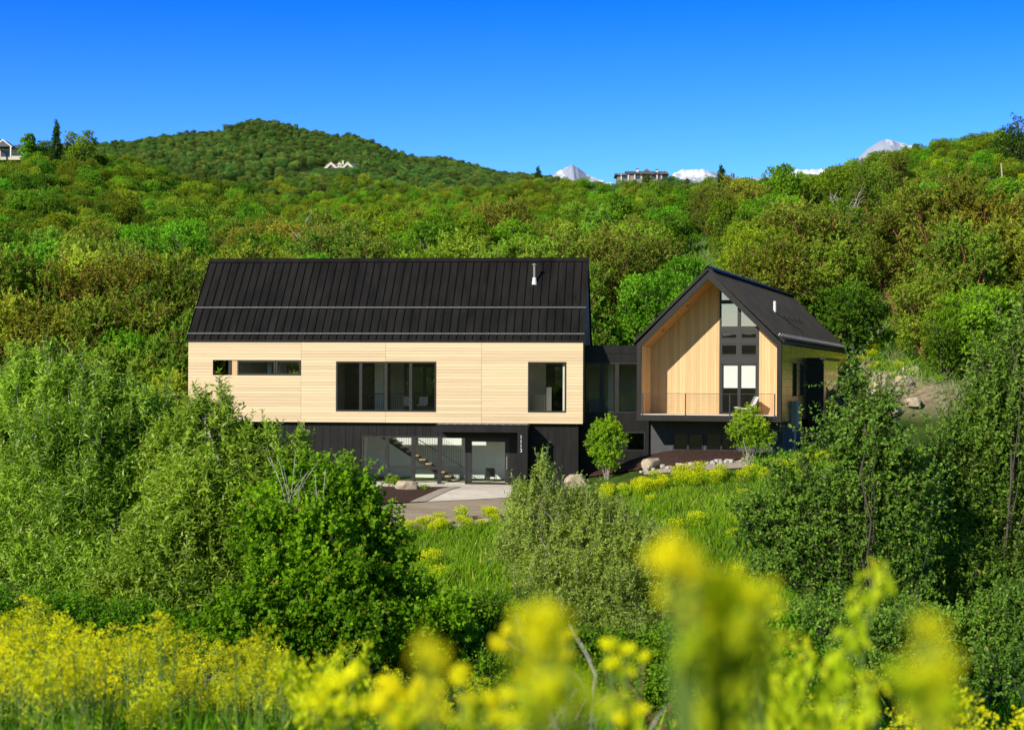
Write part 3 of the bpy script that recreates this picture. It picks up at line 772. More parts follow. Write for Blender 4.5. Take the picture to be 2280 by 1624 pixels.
# reflection-tinted metal side cladding in overlapping courses
cdm = MB()
side_holes = [(3.51,4.68,4.72,6.52),(5.93,7.13,4.72,6.50)]
nz_ = 9
for i in range(nz_):
    za, zb = 3.44+i*.445, 3.44+(i+1)*.445-.012
    zb = min(zb, 7.40)
    j = 0; t_ = .13 - (1.4 if i % 2 else 0)
    while t_ < WD:
        a, b = max(t_, .13), min(t_+2.85, WD)
        if b > a:
            iv = [(a, b-.012)]
            zz = [za] + sorted(z for h in side_holes for z in h[2:] if za < z < zb) + [zb]
            zz = sorted(set(zz))
            for z0, z1 in zip(zz[:-1], zz[1:]):
                iv2 = iv
                for h in side_holes:
                    if h[2] < (z0+z1)/2 < h[3]: iv2 = [q for e_, f_ in iv2 for q in ((e_, min(f_, h[0])),(max(e_, h[1]), f_)) if q[1]-q[0] > .01]
                for e_, f_ in iv2:
                    o1, o2 = rb.random()*.006, rb.random()*.006
                    cdm._add([(7.604+.012+o1,e_,z0),(7.604+.012+o1,f_,z0),(7.604+.004+o2,f_,z1),(7.604+.004+o2,e_,z1)], [(0,1,2,3)], rb.random())
        t_ += 2.85
cdm.build('gold_reflection_cladding', M['clad'], house, wing)
for h in side_holes:
    fm = MB(); x = 7.60
    fm.box(x,x+.05,h[0],h[0]+.05,h[2],h[3]); fm.box(x,x+.05,h[1]-.05,h[1],h[2],h[3]); fm.box(x,x+.05,h[0]+.05,h[1]-.05,h[2],h[2]+.05); fm.box(x,x+.05,h[0]+.05,h[1]-.05,h[3]-.05,h[3])
    o = fm.build('side_window', M['frame'], house, wing)
    g = MB(); g.quad((x+.02,h[0]+.05,h[2]+.05),(x+.02,h[1]-.05,h[2]+.05),(x+.02,h[1]-.05,h[3]-.05),(x+.02,h[0]+.05,h[3]-.05)); g.build('pane', M['glass_sky'], o, wing)
# projecting bay on the side
by = MB(); by.box(7.62,8.50,8.70,14.5,2.2,6.74); bay = by.build('side_bay', M['black'], house, wing)
bc = MB()
for i in range(10):
    za, zb = 2.22+i*.452, 2.22+(i+1)*.452-.012
    bc.box(8.502,8.512,8.72,14.48,za,zb,rb.random())
bc.build('gold_reflection_cladding', M['clad'], bay, wing)
br = MB(); br.box(7.62,8.62,8.55,14.65,6.745,6.86); br.build('bay_roof', M['black'], bay, wing)
g = MB(); g.box(8.513,8.52,9.6,13.6,4.5,5.6); g.build('bay_window', M['glass_sky'], bay, wing)
# basement of the wing
bs = MB(); wallwith(bs, 0.0, 7.3, .4, 3.425, 2.4, 2.6, [(1.37,3.06,1.78,2.74),(3.16,4.88,1.80,2.76)])
bs.box(0,.2,2.6,WD,.4,3.425); bs.box(7.1,7.3,2.6,WD,.4,3.425)
bs.build('basement_wall', M['stucco'], house, wing)
for a, b, c, d in ((1.37,3.06,1.78,2.74),(3.16,4.88,1.80,2.76)):
    window('basement_window', a, b, c, d, 2.36, [(a+b)/2], [], .07, .14, 'glass_dark', wing, mw=.08)
bi = MB(); bi.box(.21,7.09,4.2,4.3,.5,3.42); bi.build('basement_interior', M['dim'], house, wing)

# --- things on and in the house
def chair(loc, rz, label, mat, lounge=False):
    p = hw(*loc); t = empty('chair', p, R(-5.4)+rz); tag(t, label, 'chair')
    st = MB(); st.prism([(-.24,.42),(.22,.44),(.25,.49),(-.24,.47)], 'x', -.25, .25); st.build('seat', mat, t)
    bk = MB(); bk.prism([(.20,.49),(.26,.47),(.36,.92),(.31,.93)], 'x', -.25, .25); bk.build('backrest', mat, t)
    for sx in (-1, 1):
        for sy in (-1, 1):
            l = MB(); l.bar((sx*.20,sy*.18,.44),(sx*.24,sy*.24,0),.028); l.build('leg', M['frame'], t)
    return t
chair((-10.1,4.6,ZB+.42), .2, 'white dining chair seen through the wide upper window, left of three', M['white'])
chair((-9.3,4.7,ZB+.42), -.1, 'white dining chair seen through the wide upper window, middle of three', M['white'])
chair((-8.3,4.8,ZB+.42), .3, 'white dining chair seen through the wide upper window, right of three', M['white'])
chair((-5.1,2.4,-.20), 3.0, 'dark spindly chair standing in the hall behind the glass front door', M['frame'])
# deck lounge chair with a throw
lp = ww(5.55, 1.25, 3.776)
lc = empty('lounge_chair', lp, R(-19.4-60)); tag(lc, 'white lounge chair with a striped throw on the timber balcony', 'chair')
q = MB()
prof = [(-.55,.34),(-.2,.27),(.15,.30),(.38,.52),(.56,.86)]
prof2 = [(p_[0]+.03, p_[1]+.07) for p_ in prof]
q.prism(prof + prof2[::-1], 'x', -.36, .36); q.build('shell', M['white'], lc)
q = MB(); q.prism([(.36,.60),(.43,.60),(.61,.95),(.55,.97)], 'x', -.30, -.12, .1); q.build('throw', M['meter'], lc)
for sx in (-1,1):
    for sy in (-.42,.22):
        q = MB(); q.bar((sx*.3,sy,.32),(sx*.34,sy*1.1,0),.03); q.build('leg', M['frame'], lc)
# electric meter on the side wall and gas meter below
em = empty('electric_meter', ww(7.62, 3.0, 3.1), R(-19.4)); tag(em, 'grey electric meter cabinet with conduits on the shiny metal side wall', 'meter')
q = MB(); q.box(.0,.30,0,.75,.03,1.38); q.build('cabinet', M['meter'], em)
q = MB(); q.tube([(.30,.38,1.12),(.42,.38,1.12)], .10, 14); q.build('dial', M['steel'], em)
for y_ in (.15,.5):
    q = MB(); q.tube([(.14,y_,.04),(.14,y_,-1.35)], .05, 8); q.build('conduit', M['pipe'], em)
gmz = empty('gas_meter', ww(6.9, 2.05, 1.55), R(-19.4)); tag(gmz, 'small grey gas meter with bent pipes at the basement corner', 'meter')
q = MB(); q.box(-.14,.14,-.12,.12,.85,1.20); q.build('meter_box', M['pipe'], gmz)
q = MB(); q.tube([(-.25,0,-.1),(-.25,0,1.40),(-.08,0,1.40),(-.08,0,1.18)], .025, 6); q.tube([(.08,0,1.18),(.08,0,1.35),(.30,0,1.35),(.30,.2,1.8)], .025, 6); q.build('gas_pipe', M['pipe'], gmz)

# ------------------------------------------------------------------ yard surfaces
def gp_(u, v, d):
    p_ = at(u, v, d); return (p_[0], p_[1])
ribbon('driveway', [(-30,68.5),(-14,69.2),(-6,70.3),(0,74.2),(3.5,77.0)], [(-30,74.6),(-14,75.2),(-6,76.2),(-1.5,77.6),(3.0,79.3)], .035, M['asphalt'], 70, 16)
ribbon('path', [(-9.5,81.5),(-2.9,81.4)], [(-9.5,83.7),(-2.9,83.25)], .06, M['concrete'], 24, 8)
ribbon('path', [(-4.3,76.7),(-2.0,77.3),(-.1,77.9)], [(-2.895,83.2),(-1.4,83.1),(.2,82.9)], .064, M['concrete'], 24, 16)
ribbon('gravel_strip', [(-5.0,76.5),(-3.2,81.4)], [(-4.2,76.7),(-2.6,81.4)], .09, M['gravel'], 24, 6)
ribbon('mulch_bed', [(-14,75.5),(-9,75.9),(-5.02,76.5)], [(-14,81.5),(-8,81.48),(-3.22,81.4)], .07, M['mulch'], 40, 20, crown=.12)
wl = [ww(x, t_) for x, t_ in ((-3.2,2.3),(-.2,2.2),(2,2.35),(5,2.35),(7.2,2.35))]
wl2 = [ww(x, t_) for x, t_ in ((-2.8,.6),(.4,-1.6),(2.4,-2.0),(4.6,-.6),(6.4,1.0))]
ribbon('mulch_bed', [(p_.x,p_.y) for p_ in wl2], [(p_.x,p_.y) for p_ in wl], .06, M['mulch'], 40, 24, crown=.42)
wl3 = [ww(x, t_) for x, t_ in ((1.0,-2.4),(3,-2.1),(5.0,-.5),(7.0,.9),(10,3),(16,5))]
wl4 = [ww(x, t_) for x, t_ in ((1.2,-3.0),(3.2,-3.3),(5.6,-2.0),(8.2,-1.2),(12,0),(17,2.5))]
ribbon('gravel_strip', [(p_.x,p_.y) for p_ in wl4], [(p_.x,p_.y) for p_ in wl3], .05, M['gravel'], 50, 8)
ribbon('gravel_strip', [(-8,68.6),(-6,69.5),(0,73.2),(5,76.4)], [(-8,69.3),(-6,70.2),(0,74.1),(5,77.2)], .03, M['gravel'], 40, 5)

def boulder_mesh(seed, mat_scale=1.0):
    import bmesh
    bm = bmesh.new(); bmesh.ops.create_icosphere(bm, subdivisions=3, radius=1.0)
    for v in bm.verts:
        n_ = mnoise.noise(v.co*1.1 + Vector((seed*3.7, seed, -seed)))*.42 + mnoise.noise(v.co*3.1 + Vector((seed, 0, seed*2)))*.12
        v.co = v.co*(1+n_); v.co.z = max(v.co.z, -.45)
        for ax_ in range(3):    # faceted breaks
            q_ = .78+.12*math.sin(seed+ax_*2)
            v.co[ax_] = max(-q_*1.1, min(q_*1.1, v.co[ax_]))
    me = bpy.data.meshes.new('boulder'); bm.to_mesh(me); bm.free(); return me
BM = [boulder_mesh(i+1) for i in range(5)]
for m_ in BM: m_.materials.append(M['rock'])
def boulder(x, y, sx, sy, sz, label, k, rz=0.0, group=None):
    o = bpy.data.objects.new('boulder', BM[k]); col.objects.link(o)
    o.location = (x, y, g1(x, y)+sz*.28); o.scale = (sx, sy, sz); o.rotation_euler = (0,0,rz)
    return tag(o, label, 'boulder', group)
p_ = at(905,1090,80.0); boulder(p_[0], p_[1], .62,.5,.5, 'pale boulder in the mulch bed before the glazed stair hall', 0, .3)
p_ = at(1450,1030,80.4); boulder(p_[0], p_[1]-.2, .58,.45,.46, 'pale boulder at the left end of the mulch under the balcony', 1, .8)
p_ = at(1278,1070,80.5); boulder(p_[0], p_[1], .6,.6,.55, 'pale boulder half hidden beside the leafy bush right of the entrance', 2, .2)
for k, (u, v, d, s_) in enumerate([(1955,822,99,.8),(1990,826,99,.55),(2025,820,100,.7),(1965,868,96,.6),(2010,862,96.5,.75),(1950,905,94,.85),(2030,930,93,.7),(1990,905,94.5,.5),(1985,950,92,.7),(1610,572,125,.7)]):
    q = at(u, v, d); boulder(q[0], q[1], s_, s_*.8, s_*.62, 'tan boulder in the terraced bank right of the shiny metal side wall' if k < 9 else 'pale rock on the bare patch above the small wing roof', k % 5, k*1.3, 'bank boulders' if k < 9 else None)
cob = BM[3].copy(); cob.materials.clear(); cob.materials.append(M['chalk'])
rk = random.Random(4)
for i in range(46):
    t_ = i/45; x = 1.0+7.2*t_**.9 + rk.uniform(-.15,.15); tt = np.interp(x, [1,3,5,7,8.4],[-2.2,-2.0,-.6,.8,1.4]) + rk.uniform(-.35,.25)
    q = ww(x, tt); s_ = rk.uniform(.07,.16)
    o = bpy.data.objects.new('cobble', cob); col.objects.link(o); o.location = (q.x, q.y, g1(q.x, q.y)+.06+s_*.25); o.scale = (s_*1.2, s_, s_*.8); o.rotation_euler = (0,0,rk.uniform(0,6))
    tag(o, 'white cobblestone edging the mulch bed below the balcony', 'cobble', 'cobbles edging the mulch')

# ------------------------------------------------------------------ vegetation
def rot_basis(D):
    D = D/np.linalg.norm(D, axis=1, keepdims=True)
    ref = np.where(np.abs(D[:,2:3]) > .9, np.array([[1.,0,0]]), np.array([[0,0,1.]]))
    A = np.cross(D, ref); A /= np.linalg.norm(A, axis=1, keepdims=True)
    B = np.cross(A, D); return D, A, B

def leaf_geo(P, D, Nn, L, W, tint, fold=.12):
    D = D/np.linalg.norm(D, axis=1, keepdims=True)
    S = np.cross(D, Nn); S /= (np.linalg.norm(S, axis=1, keepdims=True)+1e-9)
    U = np.cross(S, D); L = L[:,None]; W = W[:,None]
    v0 = P; v1 = P + D*L*.45 + S*W*.5 + U*L*fold; v2 = P + D*L - U*L*fold*.6; v3 = P + D*L*.45 - S*W*.5 + U*L*fold
    V = np.stack([v0, v1, v2, v3], 1).reshape(-1, 3)
    return V, np.repeat(tint, 4)

def twigs(rng, blobs, n, shell=.55, up=.35, out=1.0, jitter=.55, low=-.6):
    """twig origins and directions scattered through ellipsoid clumps (cx,cy,cz,rx,ry,rz)"""
    B = np.array(blobs, float)
    w = (B[:,3]*B[:,4]*B[:,5])**.72; w /= w.sum()
    k = rng.choice(len(B), n, p=w)
    d = rng.normal(size=(n, 3)); d /= np.linalg.norm(d, axis=1, keepdims=True)
    flip = d[:,2] < low; d[flip,2] *= -1
    r = shell + (1-shell)*rng.rand(n)**.7
    r = r*(1 + .11*np.sin(d[:,0]*7.3+k*1.7)*np.cos(d[:,1]*6.1+k) + .09*np.sin(d[:,2]*11+d[:,0]*9+k*.7) + .07*rng.normal(size=n))
    r = np.where(rng.rand(n) < .18, rng.rand(n)*shell, r)
    P = B[k,:3] + d*r[:,None]*B[k,3:6]
    D = d*out + np.array([0,0,up]) + rng.normal(size=(n,3))*jitter
    D /= np.linalg.norm(D, axis=1, keepdims=True)
    return P, D, k, r

def foliage(rng, P, D, per, tlen, L, W, spread=.9, droop=.0, tbias=None, tvar=.28, up_n=.45, outn=.4):
    n = len(P)
    f = (np.arange(per)[None,:] + rng.rand(n, per))/per
    ln = tlen*(.6+.8*rng.rand(n, 1))
    base = P[:,None,:] + D[:,None,:]*(f*ln)[...,None]
    base[...,2] -= droop*(f**2)*ln
    base = base.reshape(-1,3)
    Dr = np.repeat(D, per, 0)
    _, A, Bv = rot_basis(Dr)
    ph = rng.rand(len(base))*2*np.pi
    side = A*np.cos(ph)[:,None] + Bv*np.sin(ph)[:,None]
    LD = Dr*(.55) + side*spread + rng.normal(size=side.shape)*.25
    Nn = rng.normal(size=side.shape)*.5 + Dr*outn + np.array([-.35,-.45,.55])*(1-outn*.6)
    LL = L*(.5+1.0*rng.rand(len(base))); WW_ = W*(.75+.5*rng.rand(len(base)))
    tb = .45 if tbias is None else np.repeat(tbias, per)
    t = np.clip(tb + rng.normal(size=len(base))*tvar*.6, 0, .9)
    odd = rng.rand(len(base)); t = np.where(odd > .945, .90+.1*rng.rand(len(base)), t)
    return leaf_geo(base, LD, Nn, LL, WW_, t)

def leaf_obj(name, VT, mat, parent=None):
    V = np.concatenate([a for a, _ in VT]); t = np.concatenate([b for _, b in VT])
    q = np.arange(len(V), dtype=np.int32).reshape(-1,4)
    return link(name, np_mesh(name, V, q, {'tint': t}), mat, parent)

def limb(mb, a, b, r0, r1, rng, sag=.12, n=5, sides=6):
    a, b = np.array(a, float), np.array(b, float); L = np.linalg.norm(b-a)
    pts = []
    off = rng.normal(size=3)*sag*L
    for i in range(n+1):
        t = i/n; p_ = a*(1-t) + b*t + off*math.sin(math.pi*t)*.6 + rng.normal(size=3)*L*.018*(0 < i < n)
        p_[2] += L*.10*math.sin(math.pi*t)*(1 if b[2] > a[2] else 0)
        pts.append(tuple(p_))
    mb.tube(pts, [r0+(r1-r0)*i/n for i in range(n+1)], sides, False)
    return pts

def plant(name, label, cat, base, blobs, seed, n_tw, per, tlen, L, W, leafm, barkm, stems=4, r0=.07, up=.35, shell=.55, jitter=.55,
          droop=0., spread=.9, visible_twigs=0, twr=.006, group=None, sub=5, low=-.6, tvar=.28, crown_name='crown', trunk_name='trunk', stick=.0, sides=6, tshade=.7, outw=1.0, shoots=None, outn=.4):
    """shrub or tree whose clumps are given in coordinates relative to base"""
    rng = np.random.RandomState(seed)
    root = empty(name, base); tag(root, label, cat, group)
    P, D, k, r = twigs(rng, blobs, n_tw, shell, up, outw, jitter, low)
    B = np.array(blobs, float)
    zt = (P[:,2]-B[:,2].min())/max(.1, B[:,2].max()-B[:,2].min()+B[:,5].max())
    tb = .48 + .22*(r-.75) + tshade*.25*(zt-.5) + (rng.rand(len(B))[k]-.5)*.42  # lower and inner leaves tinted darker, crown shade put into their colour
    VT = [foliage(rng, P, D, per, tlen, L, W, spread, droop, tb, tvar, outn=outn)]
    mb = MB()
    if shoots:
        ns, sl_, sup = shoots
        ok = np.where(r > .75)[0]; pk = rng.choice(ok, ns, p=(zt[ok].clip(.05)**1.3)/(zt[ok].clip(.05)**1.3).sum())
        SP = P[pk]; SD = D[pk]*(1-sup*.6) + np.array([0,0,sup]) + rng.normal(size=(ns,3))*.16; SD /= np.linalg.norm(SD, axis=1, keepdims=True)
        VT.append(foliage(rng, SP, SD, int(per*2.2*max(1, sl_/.5)), sl_, L*1.05, W, spread*.9, droop, tb[pk]+.12, tvar))
        for a, d_ in zip(SP, SD):
            mb.tube([tuple(a-d_*.15), tuple(a+d_*sl_*.5+rng.normal(size=3)*.015), tuple(a+d_*sl_*.95)], [twr*1.5, twr*1.1, twr*.5], 3, False)
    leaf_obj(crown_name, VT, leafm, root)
    st = [np.array([rng.uniform(-.3,.3), rng.uniform(-.3,.3), 0.])*(1 if stems > 1 else 0) for _ in range(stems)]
    for bi, b in enumerate(B):
        s_ = st[bi % stems]
        rr = r0*(.6+.5*rng.rand())
        pts = limb(mb, s_, b[:3], rr, rr*.35, rng, .09, 7, sides)
        for j in range(sub):
            st0 = np.array(pts[rng.randint(2, 8)])
            d = rng.normal(size=3); d[2] = abs(d[2])*.9; d /= np.linalg.norm(d)
            e = b[:3] + d*b[3:6]*(.72+.25*rng.rand())
            q = limb(mb, st0, e, rr*.38, rr*.10, rng, .10, 4, 5)
    if visible_twigs:
        for i in rng.choice(len(P), min(visible_twigs, len(P)), replace=False):
            a = P[i]-D[i]*tlen*.9; b_ = P[i]+D[i]*tlen*(1.0+stick)
            mb.tube([tuple(a), tuple((a+b_)/2 + rng.normal(size=3)*tlen*.05), tuple(b_)], [twr*1.5, twr*1.1, twr*.5], 3, False)
    mb.build(trunk_name, barkm, root, smooth=True)
    return root

def blob_px(specs, d, base):
    """clumps surveyed as (u, v, radius_u, radius_v[, dist offset]) -> relative clumps"""
    out = []
    for s_ in specs:
        u, v, ru, rv = s_[:4]; dd = d + (s_[4] if len(s_) > 4 else 0)
        c = at(u, v, dd) - base; k = dd/F
        out.append((c[0], c[1], c[2], ru*k, (ru+rv)/2*k*.9, rv*k))
    return out

def gbase(u, d):
    x = (u-CX)/F*d; return np.array([x, d, g1(x, d)])

# --- left willow thicket
b0 = gbase(170, 30)
plant('willow_thicket', 'tall willow thicket with long pale leaves filling the left edge', 'shrub', b0,
  blob_px([(70,925,96,84),(190,940,86,80),(20,1010,130,110,1),(140,1030,120,110,-1),(260,1000,100,90),(60,1160,140,110,-1),(200,1170,130,110,-1.5),(310,1120,100,100,-.5),(330,960,70,65,.5),(-130,960,130,140,1),(-120,1160,150,120),(20,1290,150,90,-1.5),(200,1300,140,90,-2),(115,850,34,34),(165,872,38,40),(45,858,38,36),(225,884,36,40),(295,905,32,34),(110,800,10,30),(178,815,10,30),(60,812,10,26)], 30, b0),
  21, 9500, 11, .30, .115, .032, M['l_willow'], M['bark_pale'], 6, .06, .95, .5, .45, visible_twigs=420, twr=.004, sub=4, stick=.15, shoots=(420,.50,.85))
b0 = gbase(470, 29)
plant('willow_thicket', 'willow thicket with white stems overlapping the lower left corner of the house', 'shrub', b0,
  blob_px([(440,945,32,36),(492,955,24,28),(400,1010,66,60),(480,1050,66,60),(560,1060,52,46),(618,1060,44,36),(668,1060,34,36),(650,1100,50,40,1),(420,1130,90,90,-1),(520,1130,90,75,-.5),(590,1130,60,50),(380,1240,110,90,-1.5),(500,1240,100,90,-1),(420,1350,110,80,-2),(300,1340,100,80,-2),(440,900,9,22),(497,900,9,20),(668,1005,10,30),(605,985,10,26),(550,1000,16,26)], 29, b0),
  22, 7800, 11, .27, .115, .032, M['l_willow'], M['bark_pale'], 5, .06, .85, .5, .45, visible_twigs=350, twr=.004, sub=4, stick=.15, shoots=(340,.42,.85))
# --- maple shrub in front of the entrance
b0 = gbase(730, 27)
plant('maple_shrub', 'deep green maple shrub with toothed leaves standing before the stair hall', 'shrub', b0,
  blob_px([(660,1090,46,40),(728,1092,46,40),(785,1092,32,30),(620,1140,66,56),(715,1145,76,66),(790,1150,52,50),(825,1190,38,44),(600,1210,80,70,-1),(700,1220,90,75,-1),(790,1220,80,70),(850,1240,60,60),(640,1310,90,70,-1.5),(750,1320,90,75,-1.5),(850,1330,70,65,-1),(920,1350,60,60,-.5),(560,1390,100,70,-2),(680,1410,90,60,-2),(800,1410,90,60,-2),(900,1420,80,60,-1.5),(990,1400,60,60,-1)], 27, b0),
  23, 8600, 9, .20, .070, .062, M['l_maple'], M['bark_grey'], 6, .05, .30, .6, .6, visible_twigs=200, twr=.004, sub=4, spread=1.0, shoots=(520,.46,.35))
b0 = gbase(670, 26.4)
rngd = np.random.RandomState(5)
ds = MB()
for i in range(15):
    a = np.array([rngd.uniform(-.15,.15), rngd.uniform(-.1,.1), 0]); e = at(655+rngd.uniform(-60,75), 1000+rngd.uniform(-5,130), 26.2) - b0
    q = limb(ds, a, e, .013, .005, rngd, .05, 6, 5)
    for j in range(4):
        s0_ = np.array(q[rngd.randint(2,6)]); limb(ds, s0_, s0_+np.array([rngd.uniform(-.35,.35), rngd.uniform(-.2,.2), rngd.uniform(.1,.5)]), .006, .003, rngd, .05, 3, 4)
o = ds.build('dead_shrub', M['dead']); o.location = b0; tag(o, 'bare grey dead stems standing in the deep green maple shrub', 'shrub')
# --- low thicket in shade along the gully
for nm_, uu, dd, spec, sd_, lab in (
  ('thicket_shrub', 1010, 27.5, [(930,1410,60,46),(1010,1395,70,46),(1080,1375,60,50),(1000,1450,80,60,-1),(1100,1430,70,60),(900,1480,80,60,-1),(1050,1500,80,50,-1.5)], 31, 'low dark thicket in the gully between the maple shrub and the grey willow'),
  ('thicket_shrub', 300, 25.5, [(120,1400,120,70),(290,1420,110,70),(450,1440,110,60),(-60,1390,120,70),(600,1460,100,50)], 32, 'low dark thicket at the foot of the tall left willows'),
  ('thicket_shrub', 1400, 21, [(1290,1480,90,60),(1400,1490,90,60),(1500,1470,70,60),(1340,1560,100,50,-1),(1460,1560,90,50,-1)], 34, 'low leafy thicket behind the blurred flower balls in the lower middle'),
  ('thicket_shrub', 1690, 20, [(1590,1450,80,60),(1700,1440,80,60),(1760,1480,70,50),(1620,1540,100,50,-1),(1740,1550,90,50,-1)], 35, 'low leafy thicket behind the upright pod plants'),
  ('thicket_shrub', 2000, 23, [(1800,1420,110,60),(1960,1440,110,70),(2120,1430,110,70),(2280,1400,110,90),(1880,1500,110,50,-1),(2080,1520,110,50,-1),(2250,1510,100,50,-1)], 33, 'low dark thicket at the foot of the thorny bush on the right')):
    b0 = gbase(uu, dd)
    plant(nm_, lab, 'shrub', b0, blob_px(spec, dd, b0), sd_, 3600, 9, .20, .055, .036, M['l_shade'] if sd_ != 33 else M['l_dark'], M['bark_grey'], 5, .03, .3, .55, .6, visible_twigs=500, twr=.004, sub=3)
# --- grey-green willow in the middle
b0 = gbase(1310, 36)
plant('grey_willow', 'grey-green willow bush with fine leaves in the middle of the meadow', 'shrub', b0,
  blob_px([(1212,1075,16,34),(1170,1110,30,28),(1240,1130,44,40),(1160,1170,40,40),(1300,1125,30,26),(1320,1165,60,44),(1200,1210,76,56),(1300,1230,90,64),(1400,1215,70,54),(1460,1255,64,56),(1130,1240,40,40),(1230,1300,90,60,-.5),(1340,1320,90,66,-.5),(1440,1335,84,60),(1520,1300,56,50),(1260,1405,90,60,-1),(1380,1425,96,60,-1),(1500,1415,76,56),(1208,1042,7,20),(1150,1105,10,28),(1390,1160,14,26)], 36, b0),
  24, 9500, 10, .22, .072, .024, M['l_grey'], M['bark_pale'], 6, .04, .75, .5, .55, visible_twigs=500, twr=.004, sub=4, stick=.2, shoots=(460,.42,.6))
# --- dark thorny bush on the right
b0 = gbase(2010, 25)
plant('thorn_bush', 'sprawling dark thorny bush with small round leaves on the right', 'shrub', b0,
  blob_px([(1900,850,16,38),(1915,930,28,40),(1960,910,26,30),(1895,1010,42,44),(1960,1000,66,60),(1930,1070,60,50),(1790,1085,40,30),(1730,1125,54,34),(1840,1120,66,50),(1940,1140,70,54),(2010,1090,60,60),(1690,1185,52,34),(1780,1190,66,44),(1890,1210,70,52),(1990,1190,60,60),(1740,1260,62,38),(1830,1290,74,46),(1930,1310,74,50),(2010,1260,66,56),(1860,1370,80,44,-.6),(1980,1390,80,52,-.6),(1790,1020,8,28),(1850,980,12,34),(1725,1050,14,20),(1660,1130,26,16)], 25, b0),
  25, 6600, 10, .20, .052, .040, M['l_dark'], M['bark_dark'], 5, .026, .25, .35, .75, visible_twigs=900, twr=.004, sub=8, stick=.5, spread=1.1, low=-.9, shoots=(520,.60,.35))
b0 = gbase(2190, 27)
plant('thorn_bush', 'tall dark bush with upright pale shoots at the right edge', 'shrub', b0,
  blob_px([(2215,900,54,60),(2285,860,50,70),(2330,930,80,90),(2150,990,60,50),(2230,980,80,70),(2110,1070,70,56),(2200,1080,80,70),(2310,1080,90,80),(2110,1160,80,60),(2220,1190,90,70),(2330,1200,100,90),(2130,1280,90,64,-.6),(2250,1300,100,74,-.6),(2140,1360,90,50,-.6),(2262,770,12,44),(2205,820,12,40),(2310,790,20,50),(2400,1010,80,120),(2420,1230,90,140)], 27, b0),
  26, 8600, 10, .24, .070, .034, M['l_dark'], M['bark_dark'], 5, .035, .7, .45, .6, visible_twigs=600, twr=.004, sub=5, stick=.4, shoots=(420,.8,.7))

# --- two young trees before the house
b0 = np.array([0,0,0.]); q = at(1349,1058,80.2); b0 = np.array([q[0], q[1], g1(q[0], q[1])])
plant('young_tree', 'young round-headed tree with fresh green leaves before the link wall', 'tree', b0,
  [(0,0,1.5,.55,.5,.5),(-.45,.1,2.0,.55,.5,.5),(.45,0,2.05,.6,.5,.5),(0,-.1,2.45,.65,.55,.45),(.3,.1,2.75,.4,.35,.3),(-.35,0,2.70,.38,.35,.32),(-.5,0,1.35,.35,.35,.3),(.45,0,1.35,.35,.35,.3),(.05,0,.8,.42,.4,.34),(-.3,0,.95,.35,.3,.3),(.35,.1,.6,.25,.25,.22),(.1,0,3.0,.2,.2,.25)],
  41, 1150, 8, .22, .11, .065, M['l_young'], M['bark_pale'], 3, .02, .6, .45, .65, visible_twigs=150, twr=.006, sub=3)
q = at(1668,1032,78.9); b0 = np.array([q[0], q[1], g1(q[0], q[1])])
plant('young_tree', 'young multi-stemmed tree with yellowish leaves before the balcony', 'tree', b0,
  [(0,0,1.7,.6,.5,.4),(-.6,0,1.75,.5,.4,.35),(.65,0,1.55,.5,.45,.35),(-.2,0,2.15,.6,.45,.35),(.35,0,2.1,.5,.45,.35),(-.35,0,2.5,.4,.35,.25),(.05,0,2.75,.25,.25,.25),(1.0,0,1.3,.3,.3,.22),(-.9,0,1.5,.25,.25,.2),(.2,0,1.15,.45,.4,.25),(-.35,0,1.05,.35,.3,.2),(.5,0,.85,.3,.3,.18)],
  42, 980, 8, .24, .115, .060, M['l_young'], M['bark_pale'], 4, .018, .25, .35, .75, visible_twigs=160, twr=.007, sub=4)

# --- trees of the hillside: prototypes, each used first where it stands
def tree_blobs(rng, h, w, n, low=.35, flat=.8):
    out = []
    for i in range(n):
        z = h*(low + (1-low)*((i+.5)/n)*.92)
        prof = math.sin(math.pi*min(1, max(.18, (z/h-low+.12)/(1-low+.12)*.88)))**.7
        a = i*2.4 + rng.rand(); rr = w*.5*prof*(.35+.55*rng.rand())
        s_ = w*(.17+.10*rng.rand())
        out.append((rr*math.cos(a), rr*math.sin(a), z, s_, s_, s_*flat))
    return out
KIND = {
 'mahogany': ('mountain_mahogany', 'brown-tinged mountain mahogany with russet limbs on the slope behind the house', 'l_mahog', 'bark_red', 7.6, 6.6, 20, .26, .7, 2300, 9, .34, .155, .088, .45),
 'olive': ('hillside_tree', 'loose olive green tree on the slope behind the house', 'l_olive', 'bark_red', 7.2, 5.5, 16, .22, .75, 2000, 9, .32, .16, .095, .45),
 'bright': ('maple_tree', 'bright green maple on the slope behind the house', 'l_bright', 'bark_grey', 7.4, 5.7, 18, .20, .75, 2500, 9, .28, .175, .13, .80),
 'oak': ('scrub_oak', 'dark green scrub oak on the slope behind the house', 'l_oak', 'bark_grey', 5.6, 5.8, 15, .18, .75, 2000, 8, .24, .18, .14, .82)}
protos = {}
def make_tree(kind, seed, base):
    nm_, lab, lm, bm_, h, w, nb, low, flat, ntw, per, tl, L, W, shell = KIND[kind]
    rng = np.random.RandomState(seed)
    bl = tree_blobs(rng, h*rng.uniform(.92,1.08), w*rng.uniform(.9,1.1), nb, low, flat)
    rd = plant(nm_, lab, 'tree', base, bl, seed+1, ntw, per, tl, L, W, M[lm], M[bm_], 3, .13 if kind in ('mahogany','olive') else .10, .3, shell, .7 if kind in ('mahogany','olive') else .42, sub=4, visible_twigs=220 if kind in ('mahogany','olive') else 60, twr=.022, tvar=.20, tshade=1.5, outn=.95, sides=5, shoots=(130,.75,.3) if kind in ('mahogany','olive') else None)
    rd['group'] = nm_.replace('_', ' ') + 's on the slope behind the house'
    return rd

